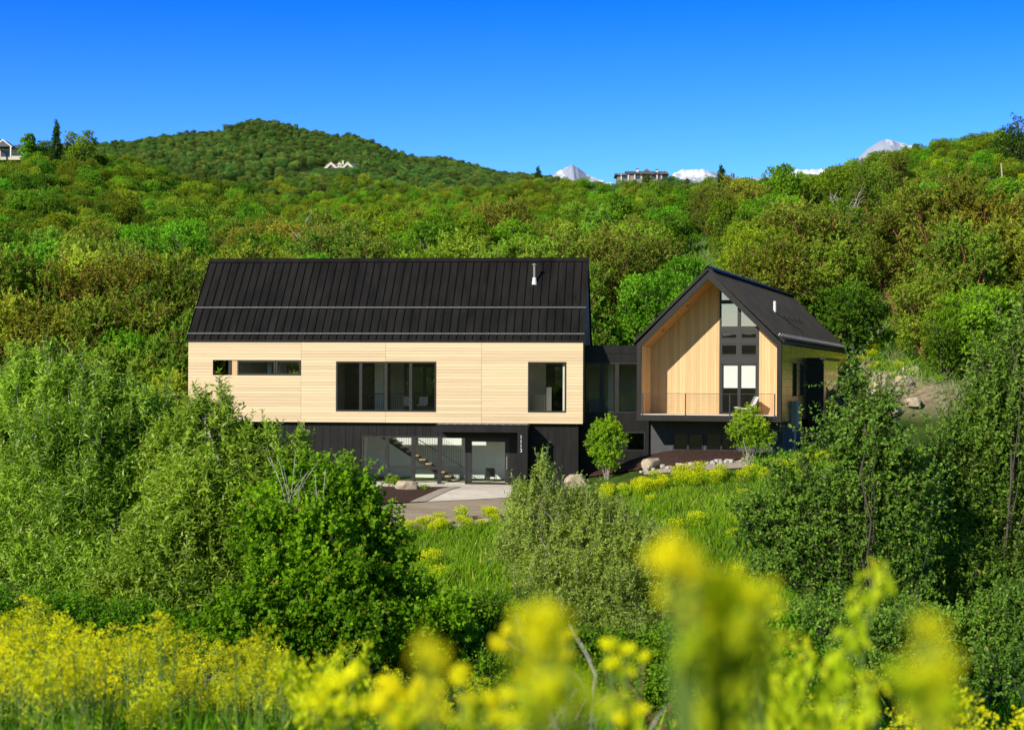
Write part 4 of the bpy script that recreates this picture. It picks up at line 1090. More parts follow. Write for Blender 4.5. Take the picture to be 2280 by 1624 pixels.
rt = random.Random(99)
spots = []      # (x, y, kind, scale)
def footprint(x, y):
    l = HM.inverted() @ Vector((x, y, 0))
    if -23.5 < l.x < 3.6 and -3 < l.y < 10.5: return True
    a, b = l.x-2.85, l.y+.333
    s_ = a*CW - b*SW; t_ = a*SW + b*CW
    return -3.0 < s_ < 13.5 and -9 < t_ < 27.5
def put(u, d, kind, sc, vtop=None):
    x = (u-CX)/F*d
    if vtop is not None: sc = (at(u, vtop, d)[2]-g1(x, d))/(KIND[kind][4]*1.24)
    spots.append((x, d, kind, sc))
# trees that stand out in the photograph
for a in [(1515,107.5,'bright',1,530),(1440,110,'bright',1,600),(1560,113,'bright',1,560),(1395,109,'mahogany',1.08),(1340,106,'olive',.95),(1775,122,'mahogany',1.12),(1830,126,'mahogany',.95),(1690,121,'bright',.85),(1655,128,'bright',.7),
          (2080,113,'mahogany',1.45),(2010,118,'mahogany',1.2),(2180,112,'mahogany',1.35),(2130,104,'olive',1.15),(2230,106,'olive',1.15),(2290,112,'olive',1.2),(2060,103,'olive',.8),(2180,99,'bright',.75),(2100,98.5,'bright',.6),(2260,100,'bright',.8),(2350,105,'olive',1.2),
          (1200,108,'olive',1.1),(1120,107,'olive',1.05),(1040,109,'olive',1.1),(950,107,'bright',1.0),(870,108,'olive',1.1),(790,109,'olive',1.12),(700,107,'bright',1.05),(620,109,'olive',1.0),(540,106,'olive',1.1),(470,104,'olive',1.1),
          (390,101,'olive',1.1),(330,103,'mahogany',1.15),(250,101,'mahogany',1.2),(160,104,'olive',1.15),(60,101,'olive',1.2),(-30,103,'olive',1.2),(-110,100,'olive',1.1),(350,96,'olive',1.0),(280,94,'bright',.8),(200,95,'olive',1.0),(390,92.5,'olive',.9),(100,94,'mahogany',1.0),(0,95,'olive',1.0),(330,89,'bright',.75),(390,87,'olive',.75),(250,88,'olive',.9),(-80,94,'bright',1.0),(455,97,'olive',.9),(520,99,'olive',.9),
          (1100,150,'mahogany',1,400),(1155,152,'mahogany',1,415),(1240,150,'olive',1,470),(1010,140,'bright',1,445),(930,150,'olive',1,450),(820,150,'bright',1,430),(1740,186,'bright',1,332),(1650,178,'olive',1,372),(1575,165,'mahogany',1,385),(1880,178,'bright',1,345),(1930,172,'olive',1,340),(1370,170,'bright',1,402),(1450,172,'olive',1,425),(1480,160,'bright',1,440),(1990,205,'olive',1,322),(1835,190,'bright',1,352),(1540,170,'bright',1,400)]:
    put(*a)
def soilclear(x, y):
    for p_, r in zip(SOIL, [4.2,3.5,4,4.5,4,4,4,3,3,3,3,5,5]):
        if math.hypot(x-p_[0], y-p_[1]) < r*.85: return True
    # keep the views to the bare bank open: cut along the line of sight from the lane
    if 1560 < CX+x/y*F < 1665 and 104 < y < 123: return True
    if 1450 < CX+x/y*F < 1665 and 115 < y < 152: return True
    if 1875 < CX+x/y*F < 1990 and 117 < y < 160: return True
    return False
OPEN_R = [(2200,200,9.0),(2130,205,7.0)]
def blocked(x, y, rmin):
    if footprint(x, y) or soilclear(x, y): return True
    u = CX+x/y*F
    if 1880 < u < 2060 and 93 < y < 112: return True
    if y < 84 or (y < 100 and x > 4): return True
    if 2090 < u < 2330 and 172 < y < 216: return True
    return any((x-a)**2 + (y-b)**2 < (rmin*(s_**.5))**2 for a, b, _, s_ in spots)
tries = 0
while len(spots) < 285 and tries < 30000:
    tries += 1
    d = rt.uniform(96, 153); u = rt.uniform(-330, 2620); x = (u-CX)/F*d
    if blocked(x, d, 4.5): continue
    if u < 500 and d > 130: k = rt.choice(['oak','oak','oak','bright','olive'])
    elif u < 1300: k = rt.choice(['olive','olive','mahogany','bright','bright','oak'])
    else: k = rt.choice(['mahogany','olive','olive','bright','bright','oak'])
    spots.append((x, d, k, rt.uniform(.58, 1.14)*(1-.3*min(1, max(0, (d-115)/35)))))
spots.sort(key=lambda s_: s_[1])
crowns = {}
cnt = {}
PN = 3
for x, y, k, sc in spots:
    c = cnt.get(k, 0); cnt[k] = c+1
    z = g1(x, y)-.1
    key = (k, c % PN)
    if key not in protos:
        protos[key] = make_tree(k, 100+37*len(protos), (x, y, z)); protos[key].scale = (sc,)*3
        crowns[key] = [ch for ch in protos[key].children if ch.name.startswith('crown')][0]
    else:
        copy_tree(protos[key], (x, y, z), rt.uniform(0, 6.28), (sc*rt.uniform(.9,1.1), sc*rt.uniform(.9,1.1), sc))

# --- far woods as one mass per hill (instances of the nearer trees' crowns)
def wood(name, label, pts, protos_, mat=None):
    V = np.array([p_[:3] for p_ in pts])
    me = bpy.data.meshes.new(name); me.from_pydata([tuple(v) for v in V], [], [])
    for an, arr in (('sc', [p_[3] for p_ in pts]), ('rz', [p_[4] for p_ in pts])):
        a_ = me.attributes.new(an, 'FLOAT', 'POINT'); a_.data.foreach_set('value', arr)
    a_ = me.attributes.new('pick', 'INT', 'POINT'); a_.data.foreach_set('value', [int(p_[5]) for p_ in pts])
    o = bpy.data.objects.new(name, me); col.objects.link(o)
    ng = bpy.data.node_groups.new(name+'_nodes', 'GeometryNodeTree')
    ng.interface.new_socket('Geometry', in_out='INPUT', socket_type='NodeSocketGeometry'); ng.interface.new_socket('Geometry', in_out='OUTPUT', socket_type='NodeSocketGeometry')
    gi, go = ng.nodes.new('NodeGroupInput'), ng.nodes.new('NodeGroupOutput')
    gti = ng.nodes.new('GeometryNodeGeometryToInstance')
    for pr in reversed(protos_):
        oi = ng.nodes.new('GeometryNodeObjectInfo'); oi.inputs['Object'].default_value = pr; oi.transform_space = 'ORIGINAL'
        src = oi.outputs['Geometry']
        if mat is not None:
            sm_ = ng.nodes.new('GeometryNodeSetMaterial'); sm_.inputs['Material'].default_value = mat
            ng.links.new(src, sm_.inputs['Geometry']); src = sm_.outputs[0]
        ng.links.new(src, gti.inputs[0])
    iop = ng.nodes.new('GeometryNodeInstanceOnPoints'); iop.inputs['Pick Instance'].default_value = True
    def attr(nm_, ty):
        a_ = ng.nodes.new('GeometryNodeInputNamedAttribute'); a_.data_type = ty; a_.inputs['Name'].default_value = nm_; return [q_ for q_ in a_.outputs if q_.name == 'Attribute' and q_.enabled][0]
    cx = ng.nodes.new('ShaderNodeCombineXYZ'); ng.links.new(attr('rz','FLOAT'), cx.inputs[2])
    ng.links.new(gi.outputs[0], iop.inputs['Points']); ng.links.new(gti.outputs[0], iop.inputs['Instance'])
    ng.links.new(attr('pick','INT'), iop.inputs['Instance Index']); ng.links.new(cx.outputs[0], iop.inputs['Rotation']); ng.links.new(attr('sc','FLOAT'), iop.inputs['Scale'])
    ng.links.new(iop.outputs[0], go.inputs[0])
    md = o.modifiers.new('instances', 'NODES'); md.node_group = ng
    return tag(o, label, 'forest', kind='stuff')

allk = sorted(crowns); crl = [crowns[k] for k in allk]
def pick(weights):
    ks = [i for i, k in enumerate(allk) for _ in range(weights.get(k[0], 0))]
    return rt.choice(ks)
def scatter(d0, d1, u0, u1, spacing, weights, s0, s1, skip=None):
    pts = []; cell = {}
    w_ = lambda d: (u1-u0)/F*d
    area = (w_(d0)+w_(d1))/2*(d1-d0); n = int(area/(spacing**2)*3)
    for _ in range(n):
        d = math.sqrt(rt.uniform(d0*d0, d1*d1)); u = rt.uniform(u0, u1); x = (u-CX)/F*d
        if skip and skip(u, d, x): continue
        ck = (int(x//spacing), int(d//spacing))
        ok = True
        for a in (-1,0,1):
            for b in (-1,0,1):
                for q_ in cell.get((ck[0]+a, ck[1]+b), ()):
                    if (q_[0]-x)**2+(q_[1]-d)**2 < (spacing*.8)**2: ok = False
        if not ok: continue
        cell.setdefault(ck, []).append((x, d))
        pts.append((x, d, 0, rt.uniform(s0, s1), rt.uniform(0, 6.28), pick(weights)))
    X = np.array([p_[0] for p_ in pts]); Y = np.array([p_[1] for p_ in pts]); Z = ground(X, Y)
    return [(p_[0], p_[1], z-.4, p_[3], p_[4], p_[5]) for p_, z in zip(pts, Z)]
def clear_r(u, d, x):
    if 2090 < u < 2330 and 172 < d < 216: return True
    if (1440 < u < 1640 and d < 174) or (1880 < u < 1995 and d < 182) or (1290 < u < 1350 and d < 190): return True
    if any((x-a)**2+(d-b)**2 < 16 for a, b, _, s_ in spots if b > 165): return True
    return False
HOUSES = [(10,382,15,36),(756,600,17,70),(1430,452,24,60)]
def clear_h(u, d, x):
    for hu, hd, w_, fr_ in HOUSES:
        hx = (hu-CX)/F*hd
        if abs(x-hx) < w_*.62 and -fr_ < d-hd < 12: return True
    return clear_r(u, d, x)
wood('forest', 'dark green scrub oak wood covering the nearer left hill', scatter(152, 430, -450, 560, 5.0, {'oak':5,'bright':2,'olive':1}, .62, 1.0, clear_h), crl, M['l_oak'])
wood('forest', 'green wood rising to the right skyline', scatter(152, 330, 1300, 2650, 4.6, {'oak':3,'bright':3,'olive':2}, .38, .62, clear_h), crl)
wood('forest', 'mixed wood between the house and the far hill', scatter(152, 470, 560, 1300, 4.5, {'oak':4,'bright':2,'olive':2,'mahogany':1}, .42, .68, clear_h), crl)
wood('forest', 'distant wooded hill with a rounded summit on the skyline', scatter(430, 925, -450, 1420, 4.0, {'oak':5,'bright':2}, .36, .64, clear_h), crl, M['l_haze'])
wood('forest', 'distant wooded crest below the snowy peaks', scatter(330, 470, 1300, 1700, 4.2, {'oak':4,'bright':2}, .36, .56, clear_h), crl, M['l_haze'])

# --- skyline individuals
def tree_at(name, label, u, v_top, d, h, w, kind, seed, lm, bm_='bark_grey'):
    rng = np.random.RandomState(seed); x = (u-CX)/F*d
    ztop = at(u, v_top, d)[2]; z = g1(x, d); h = max(h, ztop-z) if h is None else ztop-z
    if kind == 'column':
        bl = [(rng.uniform(-.1,.1)*w, rng.uniform(-.1,.1)*w, h*(.08+.9*i/13), w*.5*(1-.75*(i/13)**2.2)*.8, w*.5*(1-.75*(i/13)**2.2)*.8, h*.075) for i in range(14)]
        return plant(name, label, 'tree', (x, d, z), bl, seed, 1500, 7, .30, .32, .20, M[lm], M[bm_], 1, .2, 1.4, .5, .35, sub=1)
    if kind == 'cone':
        bl = [(rng.uniform(-.16,.16)*w, rng.uniform(-.16,.16)*w, h*(.08+.9*i/15), w*.5*(1-(i/15)**1.6)+.25, w*.5*(1-(i/15)**1.6)+.25, h*.075) for i in range(16)]
        return plant(name, label, 'tree', (x, d, z), bl, seed, 3000, 8, .22, .20, .10, M[lm], M[bm_], 1, .2, .8, .6, .6, sub=1)
    return plant(name, label, 'tree', (x, d, z), tree_blobs(rng, h*.93, w, 11, .25, .9), seed, 1300, 7, .34, .30, .22, M[lm], M[bm_], 1, .2, .5, .45, .6, sub=3)
tree_at('poplar', 'tall dark columnar poplar on the left skyline', 124, 273, 372, 12, 3.4, 'column', 61, 'l_poplar')
tree_at('skyline_tree', 'small round tree on the left skyline beside the white porch', 62, 297, 376, 9, 4.6, 'round', 62, 'l_bright')
tree_at('skyline_tree', 'broad green tree on the left skyline right of the dark poplar', 180, 287, 374, 10, 7.5, 'round', 63, 'l_bright')
tree_at('juniper', 'dense dark juniper cropped by the right edge on the skyline', 2258, 262, 232, 10, 8.0, 'cone', 64, 'l_conifer')
tree_at('conifer', 'small dark conifer on the far crest left of the stone house', 1196, 372, 560, 8, 3.0, 'cone', 65, 'l_conifer')
tree_at('conifer', 'small dark conifer right of the stone house on the crest', 1608, 372, 300, 8, 3.4, 'cone', 66, 'l_conifer')
# dead pale snags between the green crowns
for k, (u, v, d, hh, lab) in enumerate([(715,490,140,4.5,'bare pale snag above the middle of the long roof'),(690,520,132,4.0,'second bare pale snag just left of the one above the long roof'),(1885,420,170,5,'bare pale snag on the right slope below the snowy peak'),(1920,1,0,0,'')]):
    if not d: continue
    rng = np.random.RandomState(70+k); x = (u-CX)/F*d; ztop = at(u, v, d)[2]
    zb_ = ztop-hh; mb = MB()
    for i in range(9):
        e = np.array([rng.uniform(-1.8,1.8), rng.uniform(-.8,.8), hh*rng.uniform(.6,1)]); q = limb(mb, (0,0,-(zb_-g1(x,d))), e, .07, .02, rng, .06, 6, 5)
        for j in range(7):
            s0_ = np.array(q[rng.randint(3,7)]); limb(mb, s0_, s0_+np.array([rng.uniform(-.8,.8), rng.uniform(-.5,.5), rng.uniform(.1,.9)]), .03, .012, rng, .05, 3, 4)
    o = mb.build('dead_snag', M['dead']); o.location = (x, d, zb_); tag(o, lab, 'tree')
# leaning pole on the right meadow
x = (2231-CX)/F*196; zb_ = g1(x, 196); zt = at(2228,363,196)[2]
mb = MB(); mb.tube([(0,0,-.3),(-.12,0,(zt-zb_)*.5),(-.28,0,zt-zb_)], [.12,.10,.085], 8)
o = mb.build('wooden_pole', M['pole']); o.location = (x, 196, zb_); tag(o, 'bare leaning wooden pole on the yellow slope at the right', 'pole')

# --- ground cover: tufts of blades (nobody could count them)
def tufts(name, label, X, Y, h, w, blades, mat, seed, tb=.5, flower=0.0, cat='grass', lean=.5):
    rng = np.random.RandomState(seed); n = len(X); Z = ground(X, Y)
    P = np.repeat(np.stack([X, Y, Z-.02], 1), blades, 0); P[:,:2] += rng.normal(size=(len(P),2))*w
    D = rng.normal(size=P.shape)*lean; D[:,2] = 1.0
    L = np.repeat(h, blades)*(.5+.8*rng.rand(len(P))); Wd = L*.085+.006
    Nn = rng.normal(size=P.shape) + np.array([0,-.8,.2])
    t = np.clip(np.repeat(tb, blades) if hasattr(tb, '__len__') else tb + rng.normal(size=len(P))*.22, 0, .9)
    t = np.clip(t + rng.normal(size=len(P))*.1, 0, .9)
    t = np.where(rng.rand(len(P)) < flower, .97, t)
    o = leaf_obj(name, [leaf_geo(P, D, Nn, L, Wd, t, .06)], mat)
    return tag(o, label, cat, kind='stuff')
rg = np.random.RandomState(12)
def area(x0, x1, y0, y1, n): return rg.uniform(x0, x1, n), rg.uniform(y0, y1, n)
X, Y = area(-14, 22, 44, 77.5, 26000)
m_ = (Y < np.interp(X, [-14,-6,0,3,6,22], [68.4,69.3,73.0,75.9,77.2,79])); lx = X; X, Y = X[m_], Y[m_]
pt = wob(X, Y, 3.1, .9)*.12 + .48
tufts('meadow_grass', 'tall green grass on the slope below the driveway', X, Y, (.36+.16*rg.rand(len(X)))*(1-.5*sstep(69, 76, Y)), .16, 7, M['l_grass'], 1, pt, .06)
X, Y = area(12, 34, 68, 80.5, 7000)
tufts('meadow_grass', 'grass on the rising ground right of the gravel', X, Y, .35+.2*rg.rand(len(X)), .16, 6, M['l_grass'], 5, .5, .05)
X, Y = area(-9, 11, 2.2, 22, 16000)
tufts('verge_grass', 'deep green grass on the near bank among the yellow flowers', X, Y, .26+.18*rg.rand(len(X)), .08, 6, M['l_grass'], 2, .10, .0)
X, Y = area(1.5, 16, 11, 27, 9000)
tufts('verge_grass', 'tall shaded grass under the thorny bushes on the right', X, Y, .4+.3*rg.rand(len(X)), .1, 6, M['l_grass'], 9, .22, .0)
X, Y = area(-2, 60, 97, 180, 15000)
u_ = CX+X/Y*F
m_ = (u_ > 1290) & (u_ < 2600) & ~((X < 24) & (Y < 106)); X, Y = X[m_], Y[m_]
tufts('slope_herbs', 'mixed green herbs covering the hillside behind the small wing', X, Y, .6+.5*rg.rand(len(X)), .35, 7, M['l_grass'], 3, .35+.2*wob(X, Y, 5., .3), .02, 'ground cover', .8)
X, Y = area(19, 58, 92, 132, 2600)
tufts('slope_herbs', 'pale sage scrub on the right bank', X, Y, .5+.4*rg.rand(len(X)), .3, 9, M['l_sage'], 4, .5, .0, 'ground cover', .9)
X = np.concatenate([rg.normal(at(a, b, c)[0], r_, 1300) for a, b, c, r_ in ((1520,560,135,4.5),(1590,530,155,6.),(1930,520,158,6.),(1330,490,170,4.5))])
Y = np.concatenate([rg.normal(c, r_, 1300) for a, b, c, r_ in ((1520,560,135,4.5),(1590,530,155,6.),(1930,520,158,6.),(1330,490,170,4.5))])
tufts('slope_herbs', 'pale sage scrub in the clearings of the slope above the small wing', X, Y, .45+.4*rg.rand(len(X)), .3, 8, M['l_sage'], 8, .5, .0, 'ground cover', .9)
X, Y = area(-45, 6, 92.5, 112, 9000)
m_ = ~((X > 2) & (Y > 96)); X, Y = X[m_], Y[m_]
tufts('slope_herbs', 'shaded undergrowth below the trees behind the long roof', X, Y, .7+.5*rg.rand(len(X)), .4, 6, M['l_shade'], 6, .4, .0, 'ground cover', .8)

# --- yellow-flowered plants
def flower_plant(seed, h, nst, nfl, fl, loc, label, group, spreadw=.16):
    rng = np.random.RandomState(seed)
    root = empty('flower_plant', loc); tag(root, label, 'flower', group)
    sm_ = MB(); FP = []; LP = []; LDd = []
    for i in range(nst):
        a = rng.rand()*6.28; rr = spreadw*rng.rand()**.5
        top = np.array([rr*math.cos(a), rr*math.sin(a), h*rng.uniform(.8,1.02)])
        base = np.array([top[0]*.25, top[1]*.25, -.05])
        mid = (base+top)/2 + rng.normal(size=3)*.02
        sm_.tube([tuple(base), tuple(mid), tuple(top)], [.006,.005,.003], 4, False)
        for j in range(13):
            t = .12+.55*rng.rand(); LP.append(base*(1-t)+top*t); d = rng.normal(size=3); d[2] = .7; LDd.append(d)
        nb = 7
        for j in range(nb):
            t = .74+.26*(j+.5)/nb; p_ = base*(1-t)+top*t; aa = j*2.4+rng.rand(); ln = .12*h*(1.25-t)*2.2
            e = p_ + np.array([math.cos(aa)*ln*.62, math.sin(aa)*ln*.62, ln*.85])
            sm_.tube([tuple(p_), tuple(e)], [.0028,.0016], 3, False)
            m_ = nfl//(nst*nb); c = e + rng.normal(size=(m_,3))*np.array([.014,.014,.010])*h/.8
            kk = rng.rand(m_)[:,None]; c = c + (p_-e)*kk*.45*(rng.rand(m_)[:,None] < .3)
            FP.append(c)
    sm_.build('stem', M['stem'], root)
    FP = np.concatenate(FP); n = len(FP)
    D = rng.normal(size=(n,3)); D[:,2] = np.abs(D[:,2])*.5
    VT = leaf_geo(FP, D, rng.normal(size=(n,3))*.4+np.array([-.3,-.5,.8]), fl*(.7+.6*rng.rand(n)), fl*(.7+.5*rng.rand(n)), np.clip(.5+rng.normal(size=n)*.25, 0, .95), .1)
    leaf_obj('blossom', [VT], M['flower'], root)
    LP = np.array(LP); LDd = np.array(LDd); n = len(LP)
    VT = leaf_geo(LP, LDd, rng.normal(size=(n,3))+np.array([0,-.5,.6]), .075*(.6+.8*rng.rand(n)), .017*(.8+.5*rng.rand(n)), np.clip(.45+rng.normal(size=n)*.2, 0, .9), .1)
    leaf_obj('leaf', [VT], M['l_weed'], root)
    return root
LB = 'yellow-flowered woad plant in the bank along the bottom of the picture'
GB = 'yellow flowers of the near bank'
fpro = []
bank = []
tries = 0
while len(bank) < 175 and tries < 9000:
    tries += 1
    d = rt.uniform(6.2, 15.0); u = rt.uniform(-260, 2500)
    # dense on the left, thin on the right
    dens = 1.0 if u < 900 else (.6 if u < 1250 else .26)
    if u > 1250 and d > 9: continue
    if d < 8.5 and u < 900: dens *= .45
    if rt.random() > dens: continue
    x = (u-CX)/F*d
    if any((x-a)**2+(d-b)**2 < .19**2 for a, b in bank): continue
    bank.append((x, d))
bank.sort(key=lambda s_: s_[1])
for i, (x, y) in enumerate(bank):
    z = g1(x, y)-.02
    vt = np.interp(CX+x/y*F, [-300,150,300,650,800,1000,1250,1800,2500], [1395,1385,1425,1470,1500,1560,1570,1510,1500]) + rt.uniform(0, 1)**1.3*120 + 34*(math.sin(2.9*x+1.3*y)+math.sin(5.3*x-2.1*y+1))
    sc = min(1.15, max(.30, (at(CX+x/y*F, vt, y)[2]-z)/.92))
    if i < 6:
        fpro.append(flower_plant(300+i, .80+.05*i, 6+i % 3, 950, .0165, (x, y, z), LB, GB)); fpro[-1].scale = (sc,)*3
    else: copy_tree(fpro[i % 6], (x, y, z), rt.uniform(0, 6.28), sc)
# plants close to the lens, out of focus
def near_plant(d, specs, seed, label, fl=.0075):
    """specs: (u, v, ru, rv, count, 'y' blossom or 'g' green) clumps of one plant at distance d"""
    rng = np.random.RandomState(seed); u0 = specs[0][0]
    top = at(u0, specs[0][1], d); x0 = top[0]+.01; z = g1(x0, d)-.02
    root = empty('flower_plant', (x0, d, z)); tag(root, label, 'flower')
    b0 = np.array([x0, d, z]); mb = MB(); out = {'y': [], 'g': []}
    for u, v, ru, rv, n_, kd in specs:
        c = at(u, v, d) - b0; k = d/F
        g_ = rng.normal(size=(n_,3)); g_ /= np.linalg.norm(g_, axis=1, keepdims=True); g_ *= rng.rand(n_,1)**.45
        out[kd].append(c + g_*np.array([ru*k, (ru+rv)/2*k, rv*k]))
        mb.tube([(0,0,0), (c[0]*.3, c[1]*.3, c[2]*.6), (c[0]*.8, c[1], c[2]-rv*k*1.2), tuple(c)], [.004,.0035,.0025,.0015], 5, False)
        for j in range(8):
            e = c + rng.normal(size=3)*np.array([ru,ru,rv])*k*.5; mb.tube([(c[0]*.9, c[1], c[2]-rv*k*1.1), tuple(e)], [.0015,.0008], 3, False)
    mb.build('stem', M['stem'], root)
    for kd, nm_, mt in (('y','blossom','flower'),('g','leaf','pod')):
        if not out[kd]: continue
        P = np.concatenate(out[kd]); n = len(P); L = (fl if kd == 'y' else .022)*(.7+.6*rng.rand(n))
        D = rng.normal(size=(n,3)); D[:,2] = np.abs(D[:,2])+.2
        leaf_obj(nm_, [leaf_geo(P, D, rng.normal(size=(n,3))*.5+np.array([-.3,-.5,.7]), L, L*(.9 if kd == 'y' else .35), np.clip(.5+rng.normal(size=n)*.25,0,.89), .1)], M[mt], root)
    return root
near_plant(.88, [(1495,1245,52,46,94,'y'),(1545,1275,34,30,34,'y'),(1500,1330,40,60,19,'y'),(1520,1450,30,90,9,'g')], 401, 'blurred yellow flower head highest in the foreground')
near_plant(.92, [(1610,1325,78,52,149,'y'),(1560,1370,50,40,42,'y'),(1600,1420,75,70,74,'y'),(1610,1470,60,90,40,'g'),(1600,1570,75,110,65,'g'),(1700,1350,36,50,25,'y'),(1690,1430,40,70,13,'g')], 402, 'blurred yellow flower head on a thick green column right of the highest one')
near_plant(.90, [(1205,1385,70,38,91,'y'),(1195,1440,75,45,57,'y'),(1210,1520,62,70,57,'y'),(1215,1570,60,90,51,'g'),(1290,1600,50,60,15,'g')], 403, 'blurred yellow flower plant in the lower middle foreground')
near_plant(1.9, [(1265,1420,17,15,79,'y'),(1112,1437,18,16,79,'y'),(1138,1406,15,14,64,'y'),(1259,1462,18,14,72,'y'),(1175,1470,18,15,72,'y'),(1160,1505,18,15,72,'y'),(1200,1540,30,60,28,'g')], 404, 'cluster of soft yellow flower balls before the lower middle plant', .008)
near_plant(2.1, [(1354,1440,17,14,79,'y'),(1399,1448,17,13,79,'y'),(1364,1479,18,15,93,'y'),(1435,1465,15,12,64,'y'),(1400,1495,12,10,28,'y'),(1390,1540,10,60,17,'g')], 405, 'cluster of yellow flower balls right of the lower middle plant', .008)
near_plant(.82, [(2062,1405,40,46,26,'y'),(2080,1500,62,60,60,'y'),(2050,1560,45,60,26,'g'),(2085,1590,60,60,44,'y')], 406, 'brownish blurred flower head at the lower right')
near_plant(.80, [(950,1475,46,40,25,'y'),(960,1560,30,60,19,'y')], 407, 'soft yellow flower blur left of the lower middle plant')
near_plant(1.8, [(1023,1507,20,22,86,'y'),(1040,1560,16,14,57,'y'),(1134,1550,20,17,93,'y'),(1095,1562,16,15,64,'y'),(1150,1600,26,20,107,'y'),(1110,1600,22,22,86,'y'),(1060,1600,40,40,43,'g')], 408, 'out of focus yellow flowers near the bottom edge just left of the middle plant', .008)
near_plant(1.9, [(865,1530,30,24,115,'y'),(900,1555,26,18,86,'y'),(935,1530,22,20,86,'y'),(970,1540,24,22,86,'y'),(840,1570,40,24,80,'y'),(900,1600,50,28,107,'y'),(980,1600,40,30,86,'y'),(910,1610,60,40,57,'g')], 409, 'out of focus yellow flowers near the bottom edge left of centre', .008)
near_plant(2.6, [(740,1520,40,26,107,'y'),(790,1500,26,20,86,'y'),(700,1560,36,26,86,'y'),(770,1570,40,26,96,'y'),(750,1600,60,40,64,'g')], 410, 'out of focus yellow flowers at the bottom below the maple shrub', .010)
near_plant(2.0, [(1424,1582,16,13,72,'y'),(1380,1605,16,13,64,'y'),(1405,1620,14,30,17,'g')], 411, 'single soft yellow flower low at the bottom edge right of centre', .008)
# pod plant: upright green racemes
def pod_plant(u, v, d, seed, label):
    rng = np.random.RandomState(seed); p_ = at(u, v, d); z = g1(p_[0], p_[1])-.02; h = p_[2]-z
    root = empty('pod_plant', (p_[0], p_[1], z)); tag(root, label, 'plant')
    mb = MB(); FP = []; YP = []
    mb.tube([(0,0,0),(.01,0,h*.45),(0,.01,h*.72)], [.008,.007,.005], 5, False)
    for i in range(9):
        a = i*2.4; ln = h*rng.uniform(.22,.30); s0_ = np.array([0,0,h*(.50+.24*i/9)])
        e = s0_ + np.array([math.cos(a)*.13*rng.uniform(.6,1.2), math.sin(a)*.10, ln])
        mb.tube([tuple(s0_), tuple((s0_*.45+e*.55)+np.array([math.cos(a)*.035, math.sin(a)*.03, -.02])), tuple(e)], [.004,.003,.002], 4, False)
        t = np.linspace(.30,1,95)[:,None]; q = s0_*(1-t)+e*t; q = q + rng.normal(size=q.shape)*.010; n = len(q); D = rng.normal(size=(n,3))*.5; D[:,2] = -1
        leaf_obj('pod_cluster', [leaf_geo(q, D, rng.normal(size=(n,3))+np.array([0,-1,0]), .030*(.7+.6*rng.rand(n)), .012+0*q[:,0], np.clip(.5+rng.normal(size=n)*.25,0,.9), .05)], M['pod'], root)
        YP.append(e + rng.normal(size=(16,3))*.010)
    mb.build('stem', M['stem'], root)
    YP = np.concatenate(YP); n = len(YP)
    leaf_obj('blossom', [leaf_geo(YP, rng.normal(size=(n,3)), rng.normal(size=(n,3)), .010+0*YP[:,0], .010+0*YP[:,0], np.clip(.5+rng.normal(size=n)*.25,0,.9), .05)], M['flower'], root)
pod_plant(1760,1285,2.2,431,'tall green plant with upright pod racemes right of the blurred column')
pod_plant(1690,1420,2.6,432,'shorter green pod plant close to the blurred column')
pod_plant(690,1420,5.5,433,'green pod plant rising from the bank below the maple shrub')
pod_plant(760,1425,5.6,434,'green pod plant just right of the one below the maple shrub')
# dry twiggy stems among the flowers at the bottom
for k, (u, v, d) in enumerate([(1330,1500,4.2),(1470,1440,4.6)]):
    rng = np.random.RandomState(440+k); p_ = at(u, v, d); z = g1(p_[0], p_[1]); h = p_[2]-z; mb = MB()
    for i in range(9):
        e = np.array([rng.uniform(-.28,.28), rng.uniform(-.1,.1), h*rng.uniform(.7,1.05)]); q = limb(mb, (0,0,-.05), e, .007, .003, rng, .05, 6, 4)
        for j in range(5):
            s0_ = np.array(q[rng.randint(3,7)]); limb(mb, s0_, s0_+np.array([rng.uniform(-.16,.16), rng.uniform(-.08,.08), rng.uniform(.0,.16)]), .003, .0015, rng, .05, 3, 3)
    o = mb.build('dry_weed', M['drystem'] if k else M['dead']); o.location = (p_[0], p_[1], z); tag(o, ['pale dry twigs among the foreground flowers in the lower middle','russet dry stems left of the thick blurred column'][k], 'plant')
# yellow-green flowering weeds on the meadow edge
def weed_mesh(seed, loc, label, group):
    rng = np.random.RandomState(seed)
    root = empty('flowering_weed', loc); tag(root, label, 'flower', group)
    n = 240; a = rng.rand(n)*6.28; r = .30*rng.rand(n)**.5; z = .08+.42*rng.rand(n)
    P = np.stack([r*np.cos(a), r*np.sin(a), z], 1); D = rng.normal(size=(n,3))*.5+np.array([0,0,1])
    leaf_obj('leaf', [leaf_geo(P, D, rng.normal(size=(n,3))+np.array([0,-.6,.4]), .14*(.6+.7*rng.rand(n)), .035+0*z, np.clip(.5+rng.normal(size=n)*.22,0,.89), .1)], M['l_weed'], root)
    n = 190; a = rng.rand(n)*6.28; r = .34*rng.rand(n)**.5; z = .50+.20*rng.rand(n)-.3*r
    P = np.stack([r*np.cos(a), r*np.sin(a), z], 1)
    leaf_obj('blossom', [leaf_geo(P, rng.normal(size=(n,3)), rng.normal(size=(n,3))*.5+np.array([0,-.4,1]), .05*(.6+.7*rng.rand(n)), .045+0*z, np.clip(.5+rng.normal(size=n)*.25,0,.95), .1)], M['flower'], root)
    return root
wp = []
wspots = []
LW, GW = 'yellow-flowered weed at the upper edge of the meadow before the house', 'yellow weeds along the meadow edge'
def wput(u, v, d): q = at(u, v, d); wspots.append((q[0], q[1]))
